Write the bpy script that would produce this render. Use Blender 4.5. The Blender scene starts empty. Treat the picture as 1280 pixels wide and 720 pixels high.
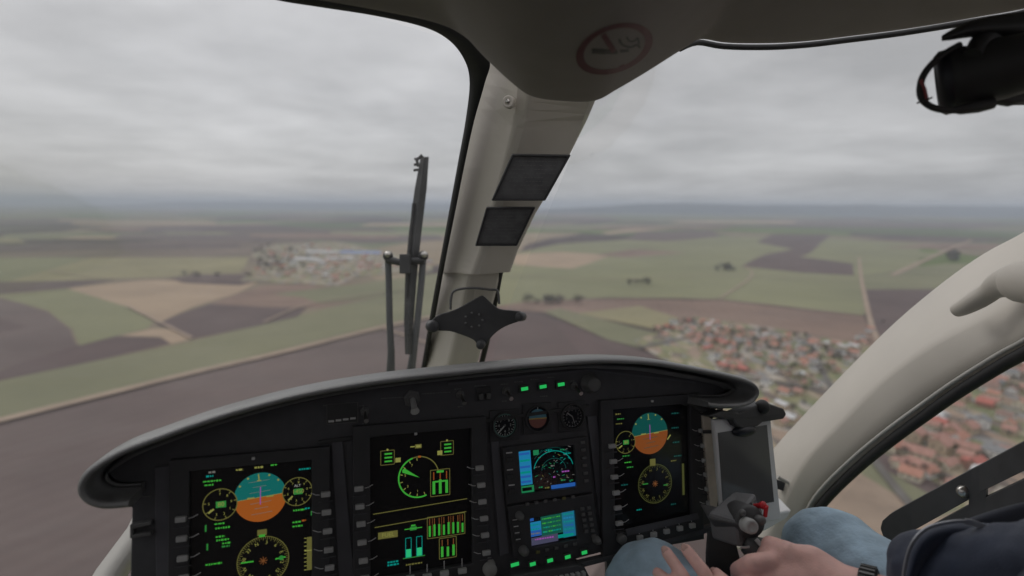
import bpy, bmesh, math, random
from mathutils import Vector, Matrix, noise
random.seed(7)
sc = bpy.context.scene
COL = sc.collection
rad = math.radians
F = 700.0
H = 180.0
PITCH = rad(8.4); ROLL = rad(-0.45)
CAM = Vector((0, 0, H))
ROT = Matrix.Rotation(-PITCH, 3, 'X') @ Matrix.Rotation(ROLL, 3, 'Y')

# ------------------------------------------------------------------ helpers
def CV(c): return ROT @ Vector(c)                      # camera-frame direction -> world
def CP(x, y, z): return CAM + CV((x, y, z))            # camera-frame metres -> world
def P(px, py, d): return CP((px-640)/F*d, d, -(py-360)/F*d)
def G(px, py, z=0.0):
    v = CV(((px-640)/F, 1, -(py-360)/F))
    t = (z-H)/v.z
    return CAM + v*t

MATS = {}
def mat(name, col, rough=0.6, metal=0.0, spec=0.5, noise_amt=0.0, nscale=40.0, bump=0.0, bscale=200.0, emit=None, sheen=0.0, detail=4):
    if name in MATS: return MATS[name]
    m = bpy.data.materials.new(name); m.use_nodes = True
    nt = m.node_tree; b = nt.nodes['Principled BSDF']
    b.inputs['Base Color'].default_value = (*col, 1)
    b.inputs['Roughness'].default_value = rough
    b.inputs['Metallic'].default_value = metal
    b.inputs['Specular IOR Level'].default_value = spec
    if sheen: b.inputs['Sheen Weight'].default_value = sheen
    if emit:
        b.inputs['Emission Color'].default_value = (*emit[:3], 1)
        b.inputs['Emission Strength'].default_value = emit[3]
    tc = nt.nodes.new('ShaderNodeTexCoord')
    if noise_amt > 0:
        n = nt.nodes.new('ShaderNodeTexNoise'); n.inputs['Scale'].default_value = nscale; n.inputs['Detail'].default_value = detail
        r = nt.nodes.new('ShaderNodeMapRange')
        r.inputs['From Min'].default_value = .3; r.inputs['From Max'].default_value = .7
        r.inputs['To Min'].default_value = 1-noise_amt; r.inputs['To Max'].default_value = 1+noise_amt
        mx = nt.nodes.new('ShaderNodeMix'); mx.data_type = 'RGBA'; mx.blend_type = 'MULTIPLY'; mx.inputs['Factor'].default_value = 1
        mx.inputs[6].default_value = (*col, 1)
        nt.links.new(tc.outputs['Object'], n.inputs['Vector']); nt.links.new(n.outputs['Fac'], r.inputs['Value'])
        nt.links.new(r.outputs['Result'], mx.inputs[7]); nt.links.new(mx.outputs[2], b.inputs['Base Color'])
        r2 = nt.nodes.new('ShaderNodeMapRange'); r2.inputs['To Min'].default_value = max(0, rough-.1); r2.inputs['To Max'].default_value = min(1, rough+.12)
        nt.links.new(n.outputs['Fac'], r2.inputs['Value']); nt.links.new(r2.outputs['Result'], b.inputs['Roughness'])
    if bump > 0:
        n2 = nt.nodes.new('ShaderNodeTexNoise'); n2.inputs['Scale'].default_value = bscale; n2.inputs['Detail'].default_value = 3
        bp = nt.nodes.new('ShaderNodeBump'); bp.inputs['Strength'].default_value = bump; bp.inputs['Distance'].default_value = .002
        nt.links.new(tc.outputs['Object'], n2.inputs['Vector']); nt.links.new(n2.outputs['Fac'], bp.inputs['Height'])
        nt.links.new(bp.outputs['Normal'], b.inputs['Normal'])
    MATS[name] = m
    return m

class MB:
    def __init__(s): s.v = []; s.f = []; s.m = []; s.sm = []; s.mats = []
    def mi(s, m):
        if m not in s.mats: s.mats.append(m)
        return s.mats.index(m)
    def add(s, vs, fs, m, smooth=False):
        o = len(s.v); s.v += [Vector(v) for v in vs]; k = s.mi(m)
        for f in fs: s.f.append([i+o for i in f]); s.m.append(k); s.sm.append(smooth)
        return s
    def box(s, c, ax, ay, az, m):          # centre + three half vectors
        vs = [c+ax*i+ay*j+az*k for i in (-1, 1) for j in (-1, 1) for k in (-1, 1)]
        return s.add(vs, [(0,1,3,2),(4,6,7,5),(0,4,5,1),(2,3,7,6),(0,2,6,4),(1,5,7,3)], m)
    def prism(s, pts, ext, m, smooth=False):   # closed outline + extrusion vector
        n = len(pts); vs = list(pts)+[p+ext for p in pts]
        fs = [list(range(n)), list(range(2*n-1, n-1, -1))]
        s.add(vs, fs, m)
        k = s.mi(m); o = len(s.v)-2*n
        for i in range(n):
            j = (i+1) % n
            s.f.append([o+i, o+j, o+n+j, o+n+i]); s.m.append(k); s.sm.append(smooth)
        return s
    def ring(s, outer, inner, ext, m):     # frame between two loops, extruded
        n = len(outer); vs = list(outer)+list(inner)+[p+ext for p in outer]+[p+ext for p in inner]
        fs = []
        for i in range(n):
            j = (i+1) % n
            fs += [(i, j, n+j, n+i), (2*n+i, 3*n+i, 3*n+j, 2*n+j), (i, 2*n+i, 2*n+j, j), (n+i, n+j, 3*n+j, 3*n+i)]
        return s.add(vs, fs, m)
    def loft(s, secs, m, closed=True, caps=True, smooth=True):
        n = len(secs[0]); vs = [p for q in secs for p in q]; fs = []
        for a in range(len(secs)-1):
            for i in range(n if closed else n-1):
                j = (i+1) % n
                fs.append((a*n+i, a*n+j, (a+1)*n+j, (a+1)*n+i))
        s.add(vs, fs, m, smooth)
        if caps and closed:
            s.add(secs[0], [list(range(n))[::-1]], m); s.add(secs[-1], [list(range(n))], m)
        return s
    def tube(s, pts, radii, m, n=10, caps=True, flat=None):
        pts = [Vector(p) for p in pts]
        if not isinstance(radii, (list, tuple)): radii = [radii]*len(pts)
        secs = []; up = None
        for i, p in enumerate(pts):
            t = (pts[min(i+1, len(pts)-1)]-pts[max(i-1, 0)]).normalized()
            if up is None:
                up = Vector((0, 0, 1)) if abs(t.z) < .9 else Vector((1, 0, 0))
            a = (up-t*up.dot(t)).normalized(); up = a; b = t.cross(a)
            fl = flat or 1
            secs.append([p+(a*math.cos(2*math.pi*k/n)+b*math.sin(2*math.pi*k/n)*fl)*radii[i] for k in range(n)])
        return s.loft(secs, m, True, caps)
    def capsule(s, a, b, ra, rb, m, n=14):
        a = Vector(a); b = Vector(b); t = (b-a).normalized()
        pts = []; rr = []
        for k in range(0, 5):
            th = math.pi/2*(1-k/4*.98); pts.append(a-t*ra*math.sin(th)); rr.append(max(1e-4, ra*math.cos(th)))
        for k in range(0, 5):
            th = math.pi/2*(k/4*.98); pts.append(b+t*rb*math.sin(th)); rr.append(max(1e-4, rb*math.cos(th)))
        return s.tube(pts, rr, m, n)
    def lathe(s, c, ax, prof, m, n=24, smooth=True):    # prof: (radius, along-axis)
        ax = Vector(ax).normalized(); u = ax.orthogonal().normalized(); w = ax.cross(u)
        secs = [[c+ax*h+(u*math.cos(2*math.pi*k/n)+w*math.sin(2*math.pi*k/n))*max(r, 1e-5) for k in range(n)] for r, h in prof]
        return s.loft(secs, m, True, True, smooth)
    def ball(s, c, r, m, sc3=(1, 1, 1), n=16, axes=None):
        A = axes or (Vector((1, 0, 0)), Vector((0, 1, 0)), Vector((0, 0, 1)))
        secs = []
        for i in range(9):
            th = math.pi*(i+.02)/(8.04)
            secs.append([c+A[0]*r*sc3[0]*math.sin(th)*math.cos(2*math.pi*k/n)+A[1]*r*sc3[1]*math.sin(th)*math.sin(2*math.pi*k/n)+A[2]*r*sc3[2]*math.cos(th) for k in range(n)])
        return s.loft(secs, m)
    def build(s, name, parent=None, bevel=0, origin=None):
        if origin is None:
            origin = Vector(parent['_o']) if parent is not None else Vector((0, 0, 0))
        me = bpy.data.meshes.new(name)
        me.from_pydata([v-origin for v in s.v], [], s.f)
        for m in s.mats: me.materials.append(m)
        me.polygons.foreach_set('material_index', s.m); me.polygons.foreach_set('use_smooth', s.sm)
        bm = bmesh.new(); bm.from_mesh(me); bmesh.ops.recalc_face_normals(bm, faces=bm.faces); bm.to_mesh(me); bm.free()
        me.update()
        o = bpy.data.objects.new(name, me); COL.objects.link(o); o['_o'] = tuple(origin)
        if parent is not None: o.parent = parent
        else: o.location = origin
        if bevel:
            b = o.modifiers.new('b', 'BEVEL'); b.width = bevel; b.segments = 2; b.limit_method = 'ANGLE'; b.angle_limit = rad(40)
        return o
# a part that is itself the parent of sub-parts keeps the same origin, so children need no offset

def tag(o, label=None, cat=None, group=None, kind=None):
    if label: o['label'] = label
    if cat: o['category'] = cat
    if group: o['group'] = group
    if kind: o['kind'] = kind
    return o
def thing(name, base, label, cat, group=None):
    o = bpy.data.objects.new(name, None); COL.objects.link(o); o.location = base; o['_o'] = tuple(base)
    o.empty_display_size = .05
    return tag(o, label, cat, group)
def cr(pts, n=8, closed=False):           # Catmull-Rom resample of tuples
    out = []; N = len(pts)
    rng = range(N if closed else N-1)
    for i in rng:
        p0 = pts[(i-1) % N] if closed or i > 0 else pts[0]
        p1 = pts[i]; p2 = pts[(i+1) % N]; p3 = pts[(i+2) % N] if closed or i+2 < N else pts[-1]
        for k in range(n):
            t = k/n
            out.append(tuple(.5*((2*b)+(-a+c)*t+(2*a-5*b+4*c-d)*t*t+(-a+3*b-3*c+d)*t**3) for a, b, c, d in zip(p0, p1, p2, p3)))
    if not closed: out.append(tuple(pts[-1]))
    return out

# ------------------------------------------------------------------ materials
BLACK = mat('black_plastic', (.040, .040, .042), .55, noise_amt=.15, bump=.15, bscale=900)
BEZEL = mat('bezel_plastic', (.046, .046, .050), .5, noise_amt=.1)
PANEL = mat('panel_paint', (.070, .070, .077), .6, noise_amt=.12, nscale=60, bump=.1, bscale=1500)
SLATE = mat('slate_paint', (.095, .095, .108), .6, noise_amt=.1)
VISOR = mat('visor_vinyl', (.17, .17, .172), .32, spec=.8, noise_amt=.15, nscale=25, bump=.5, bscale=700)
BEIGE = mat('beige_trim', (.56, .52, .465), .55, noise_amt=.04, nscale=8, bump=.15, bscale=1200)
BEIGE2 = mat('beige_frame', (.45, .435, .405), .5, noise_amt=.04, nscale=8, bump=.1, bscale=1200)
HEAD = mat('headliner_fabric', (.255, .228, .218), .9, noise_amt=.06, nscale=20, bump=.4, bscale=1500)
SEAL = mat('rubber_seal', (.02, .02, .021), .6, noise_amt=.1)
GREY = mat('grey_button', (.42, .42, .42), .5, noise_amt=.1)
MARK = mat('label_white', (.6, .6, .6), .6)
KNOBM = mat('knob_grey', (.12, .12, .12), .45, noise_amt=.1)
STEEL = mat('steel', (.5, .48, .45), .3, metal=1, noise_amt=.1)
SILVER = mat('silver_plastic', (.6, .59, .57), .35, noise_amt=.05)
WHITE = mat('white_plastic', (.62, .62, .62), .4, noise_amt=.03)
RED = mat('red_plastic', (.55, .02, .03), .35)
SCR = mat('screen_glass', (.016, .016, .018), .12, spec=.5)
SKIN = mat('skin', (.84, .52, .47), .5, noise_amt=.08, nscale=60, bump=.25, bscale=500)
SKIN.node_tree.nodes['Principled BSDF'].inputs['Subsurface Weight'].default_value = .15
SKIN.node_tree.nodes['Principled BSDF'].inputs['Subsurface Radius'].default_value = (.01, .004, .002)
NAIL = mat('nail', (.62, .38, .33), .35)
DENIM = mat('denim', (.36, .49, .60), .85, noise_amt=.28, nscale=22, bump=.9, bscale=110, sheen=.2, detail=10)
NAVY = mat('navy_fabric', (.026, .036, .068), .65, noise_amt=.2, nscale=20, bump=.5, bscale=900, sheen=.15)
NAVY2 = mat('navy_lining', (.012, .016, .03), .6, noise_amt=.2, nscale=20)
HAIR = mat('hair', (.03, .02, .012), .6)
def em(name, c, s=1.0): return mat(name, (.004, .004, .004), .3, emit=(*c, s))
TEAL = em('glow_teal', (.004, .105, .095)); ORNG = em('glow_orange', (.26, .068, .010))
GRN = em('glow_green', (.035, .29, .03)); GRND = em('glow_green_dim', (.02, .17, .03)); YEL = em('glow_yellow', (.20, .20, .05)); YELD = em('glow_olive', (.10, .095, .025))
CYN = em('glow_cyan', (.0, .20, .17)); BLU = em('glow_blue', (.015, .08, .30)); BLU2 = em('glow_sky_blue', (.01, .16, .32)); WHT = em('glow_white', (.3, .3, .28)); BRN = em('glow_brown', (.14, .05, .015)); BLK = em('glow_none', (0, 0, 0), 0)
LED = em('green_lamp', (.03, .75, .16), .55); MAG = em('glow_magenta', (.25, .06, .3)); GMAP = em('glow_map_green', (.01, .16, .06)); DTEAL = em('glow_dim_teal', (.003, .055, .05)); DORN = em('glow_dim_orange', (.2, .05, .01)); LED2 = em('glow_pale', (.12, .12, .11))

def glass(name, tint=(1, 1, 1), refl=.5):
    m = bpy.data.materials.new(name); m.use_nodes = True; nt = m.node_tree; nt.nodes.clear()
    o = nt.nodes.new('ShaderNodeOutputMaterial'); t = nt.nodes.new('ShaderNodeBsdfTransparent'); g = nt.nodes.new('ShaderNodeBsdfGlossy')
    t.inputs[0].default_value = (*tint, 1); g.inputs['Roughness'].default_value = .03
    fr = nt.nodes.new('ShaderNodeFresnel'); fr.inputs[0].default_value = 1.35
    ml = nt.nodes.new('ShaderNodeMath'); ml.operation = 'MULTIPLY'; ml.inputs[1].default_value = refl
    mx = nt.nodes.new('ShaderNodeMixShader'); nt.links.new(fr.outputs[0], ml.inputs[0]); nt.links.new(ml.outputs[0], mx.inputs[0])
    nt.links.new(t.outputs[0], mx.inputs[1]); nt.links.new(g.outputs[0], mx.inputs[2])
    d = nt.nodes.new('ShaderNodeBsdfDiffuse'); d.inputs[0].default_value = (.55, .55, .55, 1); tl = nt.nodes.new('ShaderNodeBsdfTranslucent'); tl.inputs[0].default_value = (.6, .6, .6, 1)
    dd = nt.nodes.new('ShaderNodeMixShader'); nt.links.new(d.outputs[0], dd.inputs[1]); nt.links.new(tl.outputs[0], dd.inputs[2])
    tc = nt.nodes.new('ShaderNodeTexCoord'); mp = nt.nodes.new('ShaderNodeMapping'); mp.inputs['Scale'].default_value = (2, 2, 9); mp.inputs['Rotation'].default_value = (.3, .5, 0); nt.links.new(tc.outputs['Object'], mp.inputs[0])
    nz = nt.nodes.new('ShaderNodeTexNoise'); nz.inputs['Scale'].default_value = 1.5; nz.inputs['Detail'].default_value = 5; nz.inputs['Distortion'].default_value = 1.2; nt.links.new(mp.outputs[0], nz.inputs['Vector'])
    mr = nt.nodes.new('ShaderNodeMapRange'); mr.inputs['From Min'].default_value = .38; mr.inputs['From Max'].default_value = .75; mr.inputs['To Min'].default_value = .012; mr.inputs['To Max'].default_value = .085; nt.links.new(nz.outputs['Fac'], mr.inputs['Value'])
    m2 = nt.nodes.new('ShaderNodeMixShader'); nt.links.new(mr.outputs[0], m2.inputs[0]); nt.links.new(mx.outputs[0], m2.inputs[1]); nt.links.new(dd.outputs[0], m2.inputs[2]); nt.links.new(m2.outputs[0], o.inputs[0])
    return m
GLASS = glass('windscreen_acrylic', (.97, .98, .99), .2)

# ------------------------------------------------------------------ world, sun, haze, camera
w = bpy.data.worlds.new('World'); sc.world = w; w.use_nodes = True
nt = w.node_tree; nt.nodes.clear()
SUN_EL, SUN_AZ = rad(38), rad(-50)      # azimuth measured from +Y, negative to the left
out = nt.nodes.new('ShaderNodeOutputWorld'); bg = nt.nodes.new('ShaderNodeBackground'); bg2 = nt.nodes.new('ShaderNodeBackground'); ad = nt.nodes.new('ShaderNodeAddShader')
sky = nt.nodes.new('ShaderNodeTexSky'); sky.sky_type = 'NISHITA'; sky.sun_disc = False; sky.sun_elevation = SUN_EL; sky.sun_rotation = SUN_AZ
nt.links.new(sky.outputs[0], bg.inputs[0]); bg.inputs[1].default_value = .006
tc = nt.nodes.new('ShaderNodeTexCoord'); sp = nt.nodes.new('ShaderNodeSeparateXYZ'); nt.links.new(tc.outputs['Generated'], sp.inputs[0])
def mth(op, a, b=None, c=None):
    n = nt.nodes.new('ShaderNodeMath'); n.operation = op
    for i, x in enumerate((a, b, c)):
        if x is None: continue
        if isinstance(x, (int, float)): n.inputs[i].default_value = x
        else: nt.links.new(x, n.inputs[i])
    return n.outputs[0]
zz = mth('ADD', mth('MAXIMUM', sp.outputs[2], 0.0), .11)
cx = mth('DIVIDE', sp.outputs[0], zz); cy = mth('DIVIDE', sp.outputs[1], zz)
cb = nt.nodes.new('ShaderNodeCombineXYZ'); nt.links.new(cx, cb.inputs[0]); nt.links.new(cy, cb.inputs[1])
n1 = nt.nodes.new('ShaderNodeTexNoise'); n1.inputs['Scale'].default_value = .62; n1.inputs['Detail'].default_value = 4; n1.inputs['Roughness'].default_value = .5; n1.inputs['Distortion'].default_value = .3
nt.links.new(cb.outputs[0], n1.inputs['Vector'])
n2 = nt.nodes.new('ShaderNodeTexNoise'); n2.inputs['Scale'].default_value = 2.6; n2.inputs['Detail'].default_value = 3
nt.links.new(cb.outputs[0], n2.inputs['Vector'])
f1 = mth('ADD', mth('MULTIPLY', n1.outputs['Fac'], .75), mth('MULTIPLY', n2.outputs['Fac'], .25))
cm = nt.nodes.new('ShaderNodeMapRange'); cm.inputs['From Min'].default_value = .36; cm.inputs['From Max'].default_value = .64; cm.inputs['To Min'].default_value = .47; cm.inputs['To Max'].default_value = .72
nt.links.new(f1, cm.inputs['Value'])
el = nt.nodes.new('ShaderNodeMapRange'); el.interpolation_type = 'SMOOTHSTEP'; el.inputs['From Min'].default_value = 0; el.inputs['From Max'].default_value = .34; el.inputs['To Min'].default_value = .91; el.inputs['To Max'].default_value = 1.0
nt.links.new(sp.outputs[2], el.inputs['Value'])
el2 = nt.nodes.new('ShaderNodeMapRange'); el2.inputs['From Min'].default_value = .42; el2.inputs['From Max'].default_value = 1; el2.inputs['To Min'].default_value = 1; el2.inputs['To Max'].default_value = 2.1
nt.links.new(sp.outputs[2], el2.inputs['Value'])
br = mth('MULTIPLY', mth('MULTIPLY', cm.outputs[0], el.outputs[0]), el2.outputs[0])
bg2.inputs[0].default_value = (1.0, .985, .985, 1); dt = nt.nodes.new('ShaderNodeVectorMath'); dt.operation = 'DOT_PRODUCT'; nt.links.new(tc.outputs['Generated'], dt.inputs[0]); dt.inputs[1].default_value = (math.sin(SUN_AZ)*math.cos(SUN_EL), math.cos(SUN_AZ)*math.cos(SUN_EL), math.sin(SUN_EL))
gl = mth('ADD', .90, mth('MULTIPLY', mth('POWER', mth('MAXIMUM', dt.outputs['Value'], 0.0), 4.0), .30))
br = mth('MULTIPLY', br, gl); nt.links.new(br, bg2.inputs[1])
nt.links.new(bg.outputs[0], ad.inputs[0]); nt.links.new(bg2.outputs[0], ad.inputs[1]); nt.links.new(ad.outputs[0], out.inputs[0])

sl = bpy.data.lights.new('sun', 'SUN'); sl.energy = .6; sl.angle = rad(25); sl.color = (1, .96, .9)
so = bpy.data.objects.new('sun', sl); COL.objects.link(so)
sd = Vector((math.sin(SUN_AZ)*math.cos(SUN_EL), math.cos(SUN_AZ)*math.cos(SUN_EL), math.sin(SUN_EL)))
so.rotation_euler = sd.to_track_quat('Z', 'Y').to_euler(); so.location = (0, 0, H+50)

cd = bpy.data.cameras.new('camera'); co = bpy.data.objects.new('camera', cd); COL.objects.link(co); sc.camera = co
cd.sensor_width = 36; cd.lens = F/1280*36; cd.clip_start = .02; cd.clip_end = 200000
co.matrix_world = Matrix.Translation(CAM) @ (ROT @ Matrix.Rotation(rad(90), 3, 'X')).to_4x4()
cd.dof.use_dof = True; cd.dof.focus_distance = .84; cd.dof.aperture_fstop = 2.5
sc.view_settings.view_transform = 'Standard'; sc.view_settings.look = 'None'; sc.view_settings.exposure = 0; sc.view_settings.gamma = 1
sc.render.engine = 'CYCLES'; sc.cycles.max_bounces = 6; sc.cycles.transparent_max_bounces = 12; sc.cycles.volume_bounces = 0

EXT = 45000
hm = bpy.data.materials.new('haze_air'); hm.use_nodes = True; hn = hm.node_tree; hn.nodes.clear()
ho = hn.nodes.new('ShaderNodeOutputMaterial'); pv = hn.nodes.new('ShaderNodeVolumePrincipled')
pv.inputs['Color'].default_value = (.80, .87, .97, 1); pv.inputs['Density'].default_value = 8.5e-5; pv.inputs['Anisotropy'].default_value = 0
hn.links.new(pv.outputs[0], ho.inputs['Volume'])
hz = MB(); hz.box(Vector((0, 0, 190)), Vector((EXT+500, 0, 0)), Vector((0, EXT+500, 0)), Vector((0, 0, 192)), hm)
tag(hz.build('haze'), 'pale grey-blue haze filling the air out to the horizon', 'haze', kind='stuff')

# ------------------------------------------------------------------ ground
def land_mat(name, col, col2=None, scale=.01, amt=.5, rows=0.0, ang=0.0):
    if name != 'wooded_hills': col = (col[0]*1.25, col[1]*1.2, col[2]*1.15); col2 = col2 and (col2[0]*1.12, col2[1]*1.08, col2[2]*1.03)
    m = bpy.data.materials.new(name); m.use_nodes = True; n = m.node_tree; b = n.nodes['Principled BSDF']
    b.inputs['Roughness'].default_value = .95; b.inputs['Specular IOR Level'].default_value = .1
    geo = n.nodes.new('ShaderNodeNewGeometry')
    a = n.nodes.new('ShaderNodeTexNoise'); a.inputs['Scale'].default_value = scale; a.inputs['Detail'].default_value = 6; a.inputs['Roughness'].default_value = .6
    n.links.new(geo.outputs['Position'], a.inputs['Vector'])
    r = n.nodes.new('ShaderNodeValToRGB'); c2 = col2 or tuple(x*(1-amt) for x in col)
    r.color_ramp.elements[0].position = .32; r.color_ramp.elements[0].color = (*c2, 1)
    r.color_ramp.elements[1].position = .68; r.color_ramp.elements[1].color = (*col, 1)
    n.links.new(a.outputs['Fac'], r.inputs[0]); last = r.outputs[0]
    if rows:
        mp = n.nodes.new('ShaderNodeMapping'); mp.inputs['Rotation'].default_value = (0, 0, ang); n.links.new(geo.outputs['Position'], mp.inputs[0])
        wv = n.nodes.new('ShaderNodeTexWave'); wv.inputs['Scale'].default_value = .02; wv.inputs['Distortion'].default_value = 3; wv.inputs['Detail'].default_value = 3; wv.inputs['Detail Scale'].default_value = .6
        n.links.new(mp.outputs[0], wv.inputs['Vector'])
        mr = n.nodes.new('ShaderNodeMapRange'); mr.inputs['To Min'].default_value = 1-rows*.35; mr.inputs['To Max'].default_value = 1+rows*.35; n.links.new(wv.outputs['Fac'], mr.inputs['Value'])
        mx = n.nodes.new('ShaderNodeMix'); mx.data_type = 'RGBA'; mx.blend_type = 'MULTIPLY'; mx.inputs['Factor'].default_value = 1
        n.links.new(last, mx.inputs[6]); n.links.new(mr.outputs[0], mx.inputs[7]); last = mx.outputs[2]
    n.links.new(last, b.inputs['Base Color']); return m
# base patchwork of far fields
gm = bpy.data.materials.new('patchwork_farmland'); gm.use_nodes = True; n = gm.node_tree; b = n.nodes['Principled BSDF']; b.inputs['Roughness'].default_value = .95; b.inputs['Specular IOR Level'].default_value = .1
geo = n.nodes.new('ShaderNodeNewGeometry'); mp = n.nodes.new('ShaderNodeMapping'); mp.inputs['Scale'].default_value = (1/900, 1/1500, 1); mp.inputs['Rotation'].default_value = (0, 0, .35)
dn_ = n.nodes.new('ShaderNodeTexNoise'); dn_.inputs['Scale'].default_value = .0006; n.links.new(geo.outputs['Position'], dn_.inputs['Vector'])
va = n.nodes.new('ShaderNodeVectorMath'); va.operation = 'MULTIPLY_ADD'; va.inputs[1].default_value = (900, 900, 0); n.links.new(dn_.outputs['Color'], va.inputs[0]); n.links.new(geo.outputs['Position'], va.inputs[2])
n.links.new(va.outputs[0], mp.inputs[0]); vo = n.nodes.new('ShaderNodeTexVoronoi'); vo.inputs['Scale'].default_value = 1; vo.inputs['Randomness'].default_value = .85; n.links.new(mp.outputs[0], vo.inputs['Vector'])
rp = n.nodes.new('ShaderNodeValToRGB'); rp.color_ramp.interpolation = 'CONSTANT'; els = rp.color_ramp.elements
cols = [(.13, .105, .085), (.12, .15, .055), (.20, .165, .12), (.085, .065, .06), (.14, .16, .08), (.16, .125, .10), (.10, .12, .06), (.25, .20, .14), (.15, .16, .10)]
els[0].color = (*cols[0], 1); els[1].position = 1/9; els[1].color = (*cols[1], 1)
for i in range(2, 9): e = els.new(i/9); e.color = (*cols[i], 1)
sx = n.nodes.new('ShaderNodeSeparateColor'); n.links.new(vo.outputs['Color'], sx.inputs[0]); n.links.new(sx.outputs[0], rp.inputs[0])
nn = n.nodes.new('ShaderNodeTexNoise'); nn.inputs['Scale'].default_value = .004; nn.inputs['Detail'].default_value = 6; n.links.new(geo.outputs['Position'], nn.inputs['Vector'])
mr = n.nodes.new('ShaderNodeMapRange'); mr.inputs['To Min'].default_value = .6; mr.inputs['To Max'].default_value = 1.4; n.links.new(nn.outputs['Fac'], mr.inputs['Value'])
mx = n.nodes.new('ShaderNodeMix'); mx.data_type = 'RGBA'; mx.blend_type = 'MULTIPLY'; mx.inputs['Factor'].default_value = 1; n.links.new(rp.outputs[0], mx.inputs[6]); n.links.new(mr.outputs[0], mx.inputs[7]); n.links.new(mx.outputs[2], b.inputs['Base Color'])
g = MB(); N = 12
g.add([Vector((EXT*(2*i/N-1), EXT*(2*j/N-1), 0)) for j in range(N+1) for i in range(N+1)], [(j*(N+1)+i, j*(N+1)+i+1, (j+1)*(N+1)+i+1, (j+1)*(N+1)+i) for j in range(N) for i in range(N)], gm)
tag(g.build('ground'), 'flat farmland stretching to the horizon in faded patches', kind='structure')

BRNF = land_mat('ploughed_soil', (.125, .101, .097), (.104, .084, .082), .006, rows=.10, ang=.5)
DBRN = land_mat('dark_ploughed_soil', (.108, .084, .082), (.088, .068, .068), .006, rows=.08, ang=1.2)
MBRN = land_mat('reddish_soil', (.195, .145, .12), (.15, .11, .095), .006, rows=.08, ang=.2)
TANF = land_mat('stubble', (.31, .245, .18), (.26, .205, .155), .005, rows=.05, ang=.8)
OLV = land_mat('pale_grass', (.22, .205, .125), (.195, .182, .115), .005, rows=.05, ang=.4)
GRNF = land_mat('winter_wheat', (.168, .168, .110), (.145, .150, .10), .004, rows=.08, ang=.9)
GRN2 = land_mat('young_crop', (.185, .190, .115), (.165, .170, .108), .003, rows=.07, ang=1.4)
def parcel_mat():
    m = bpy.data.materials.new('village_gardens'); m.use_nodes = True; n = m.node_tree; b = n.nodes['Principled BSDF']; b.inputs['Roughness'].default_value = .95; b.inputs['Specular IOR Level'].default_value = .1
    geo = n.nodes.new('ShaderNodeNewGeometry'); mp = n.nodes.new('ShaderNodeMapping'); mp.inputs['Rotation'].default_value = (0, 0, -.55); mp.inputs['Scale'].default_value = (1/11, 1/22, 1); n.links.new(geo.outputs['Position'], mp.inputs[0])
    vo = n.nodes.new('ShaderNodeTexVoronoi'); vo.inputs['Scale'].default_value = 1; n.links.new(mp.outputs[0], vo.inputs['Vector']); sx = n.nodes.new('ShaderNodeSeparateColor'); n.links.new(vo.outputs['Color'], sx.inputs[0])
    rp = n.nodes.new('ShaderNodeValToRGB'); rp.color_ramp.interpolation = 'CONSTANT'; e = rp.color_ramp.elements
    cs = [(.20, .19, .11), (.30, .25, .18), (.17, .18, .10), (.36, .32, .27), (.16, .13, .11), (.24, .23, .13), (.28, .21, .16), (.22, .21, .20)]
    e[0].color = (*cs[0], 1); e[1].position = 1/8; e[1].color = (*cs[1], 1)
    for k in range(2, 8): q = e.new(k/8); q.color = (*cs[k], 1)
    n.links.new(sx.outputs[0], rp.inputs[0]); nn = n.nodes.new('ShaderNodeTexNoise'); nn.inputs['Scale'].default_value = .15; nn.inputs['Detail'].default_value = 5; n.links.new(geo.outputs['Position'], nn.inputs['Vector'])
    mr = n.nodes.new('ShaderNodeMapRange'); mr.inputs['To Min'].default_value = .6; mr.inputs['To Max'].default_value = 1.4; n.links.new(nn.outputs['Fac'], mr.inputs['Value'])
    mx = n.nodes.new('ShaderNodeMix'); mx.data_type = 'RGBA'; mx.blend_type = 'MULTIPLY'; mx.inputs['Factor'].default_value = 1; n.links.new(rp.outputs[0], mx.inputs[6]); n.links.new(mr.outputs[0], mx.inputs[7]); n.links.new(mx.outputs[2], b.inputs['Base Color']); return m
VIL = parcel_mat()
YARD = land_mat('bare_yard', (.27, .215, .17), (.20, .16, .13), .02)
ROADM = land_mat('asphalt_road', (.13, .125, .12), (.10, .095, .09), .05)
TRK = land_mat('dirt_track', (.29, .235, .19), (.25, .20, .165), .02)
fz = [0]
def field(pts, m, label):
    fz[0] += 1; z = .03*fz[0]
    loop = [G(x, y, 0) for x, y in pts]
    # subdivide edges with a little wander so that boundaries are not ruler straight
    o = []
    for i, a in enumerate(loop):
        c = loop[(i+1) % len(loop)]; L = (c-a).length; k = max(2, min(14, int(L/120)))
        for j in range(k):
            p = a.lerp(c, j/k); s = min(12, L*.015) if j else 0
            o.append(Vector((p.x+noise.noise(p*.004)*s, p.y+noise.noise(p*.004+Vector((9, 3, 1)))*s, z)))
    mb = MB(); mb.add(o, [list(range(len(o)))], m)
    return tag(mb.build('field'), label, kind='structure')
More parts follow.
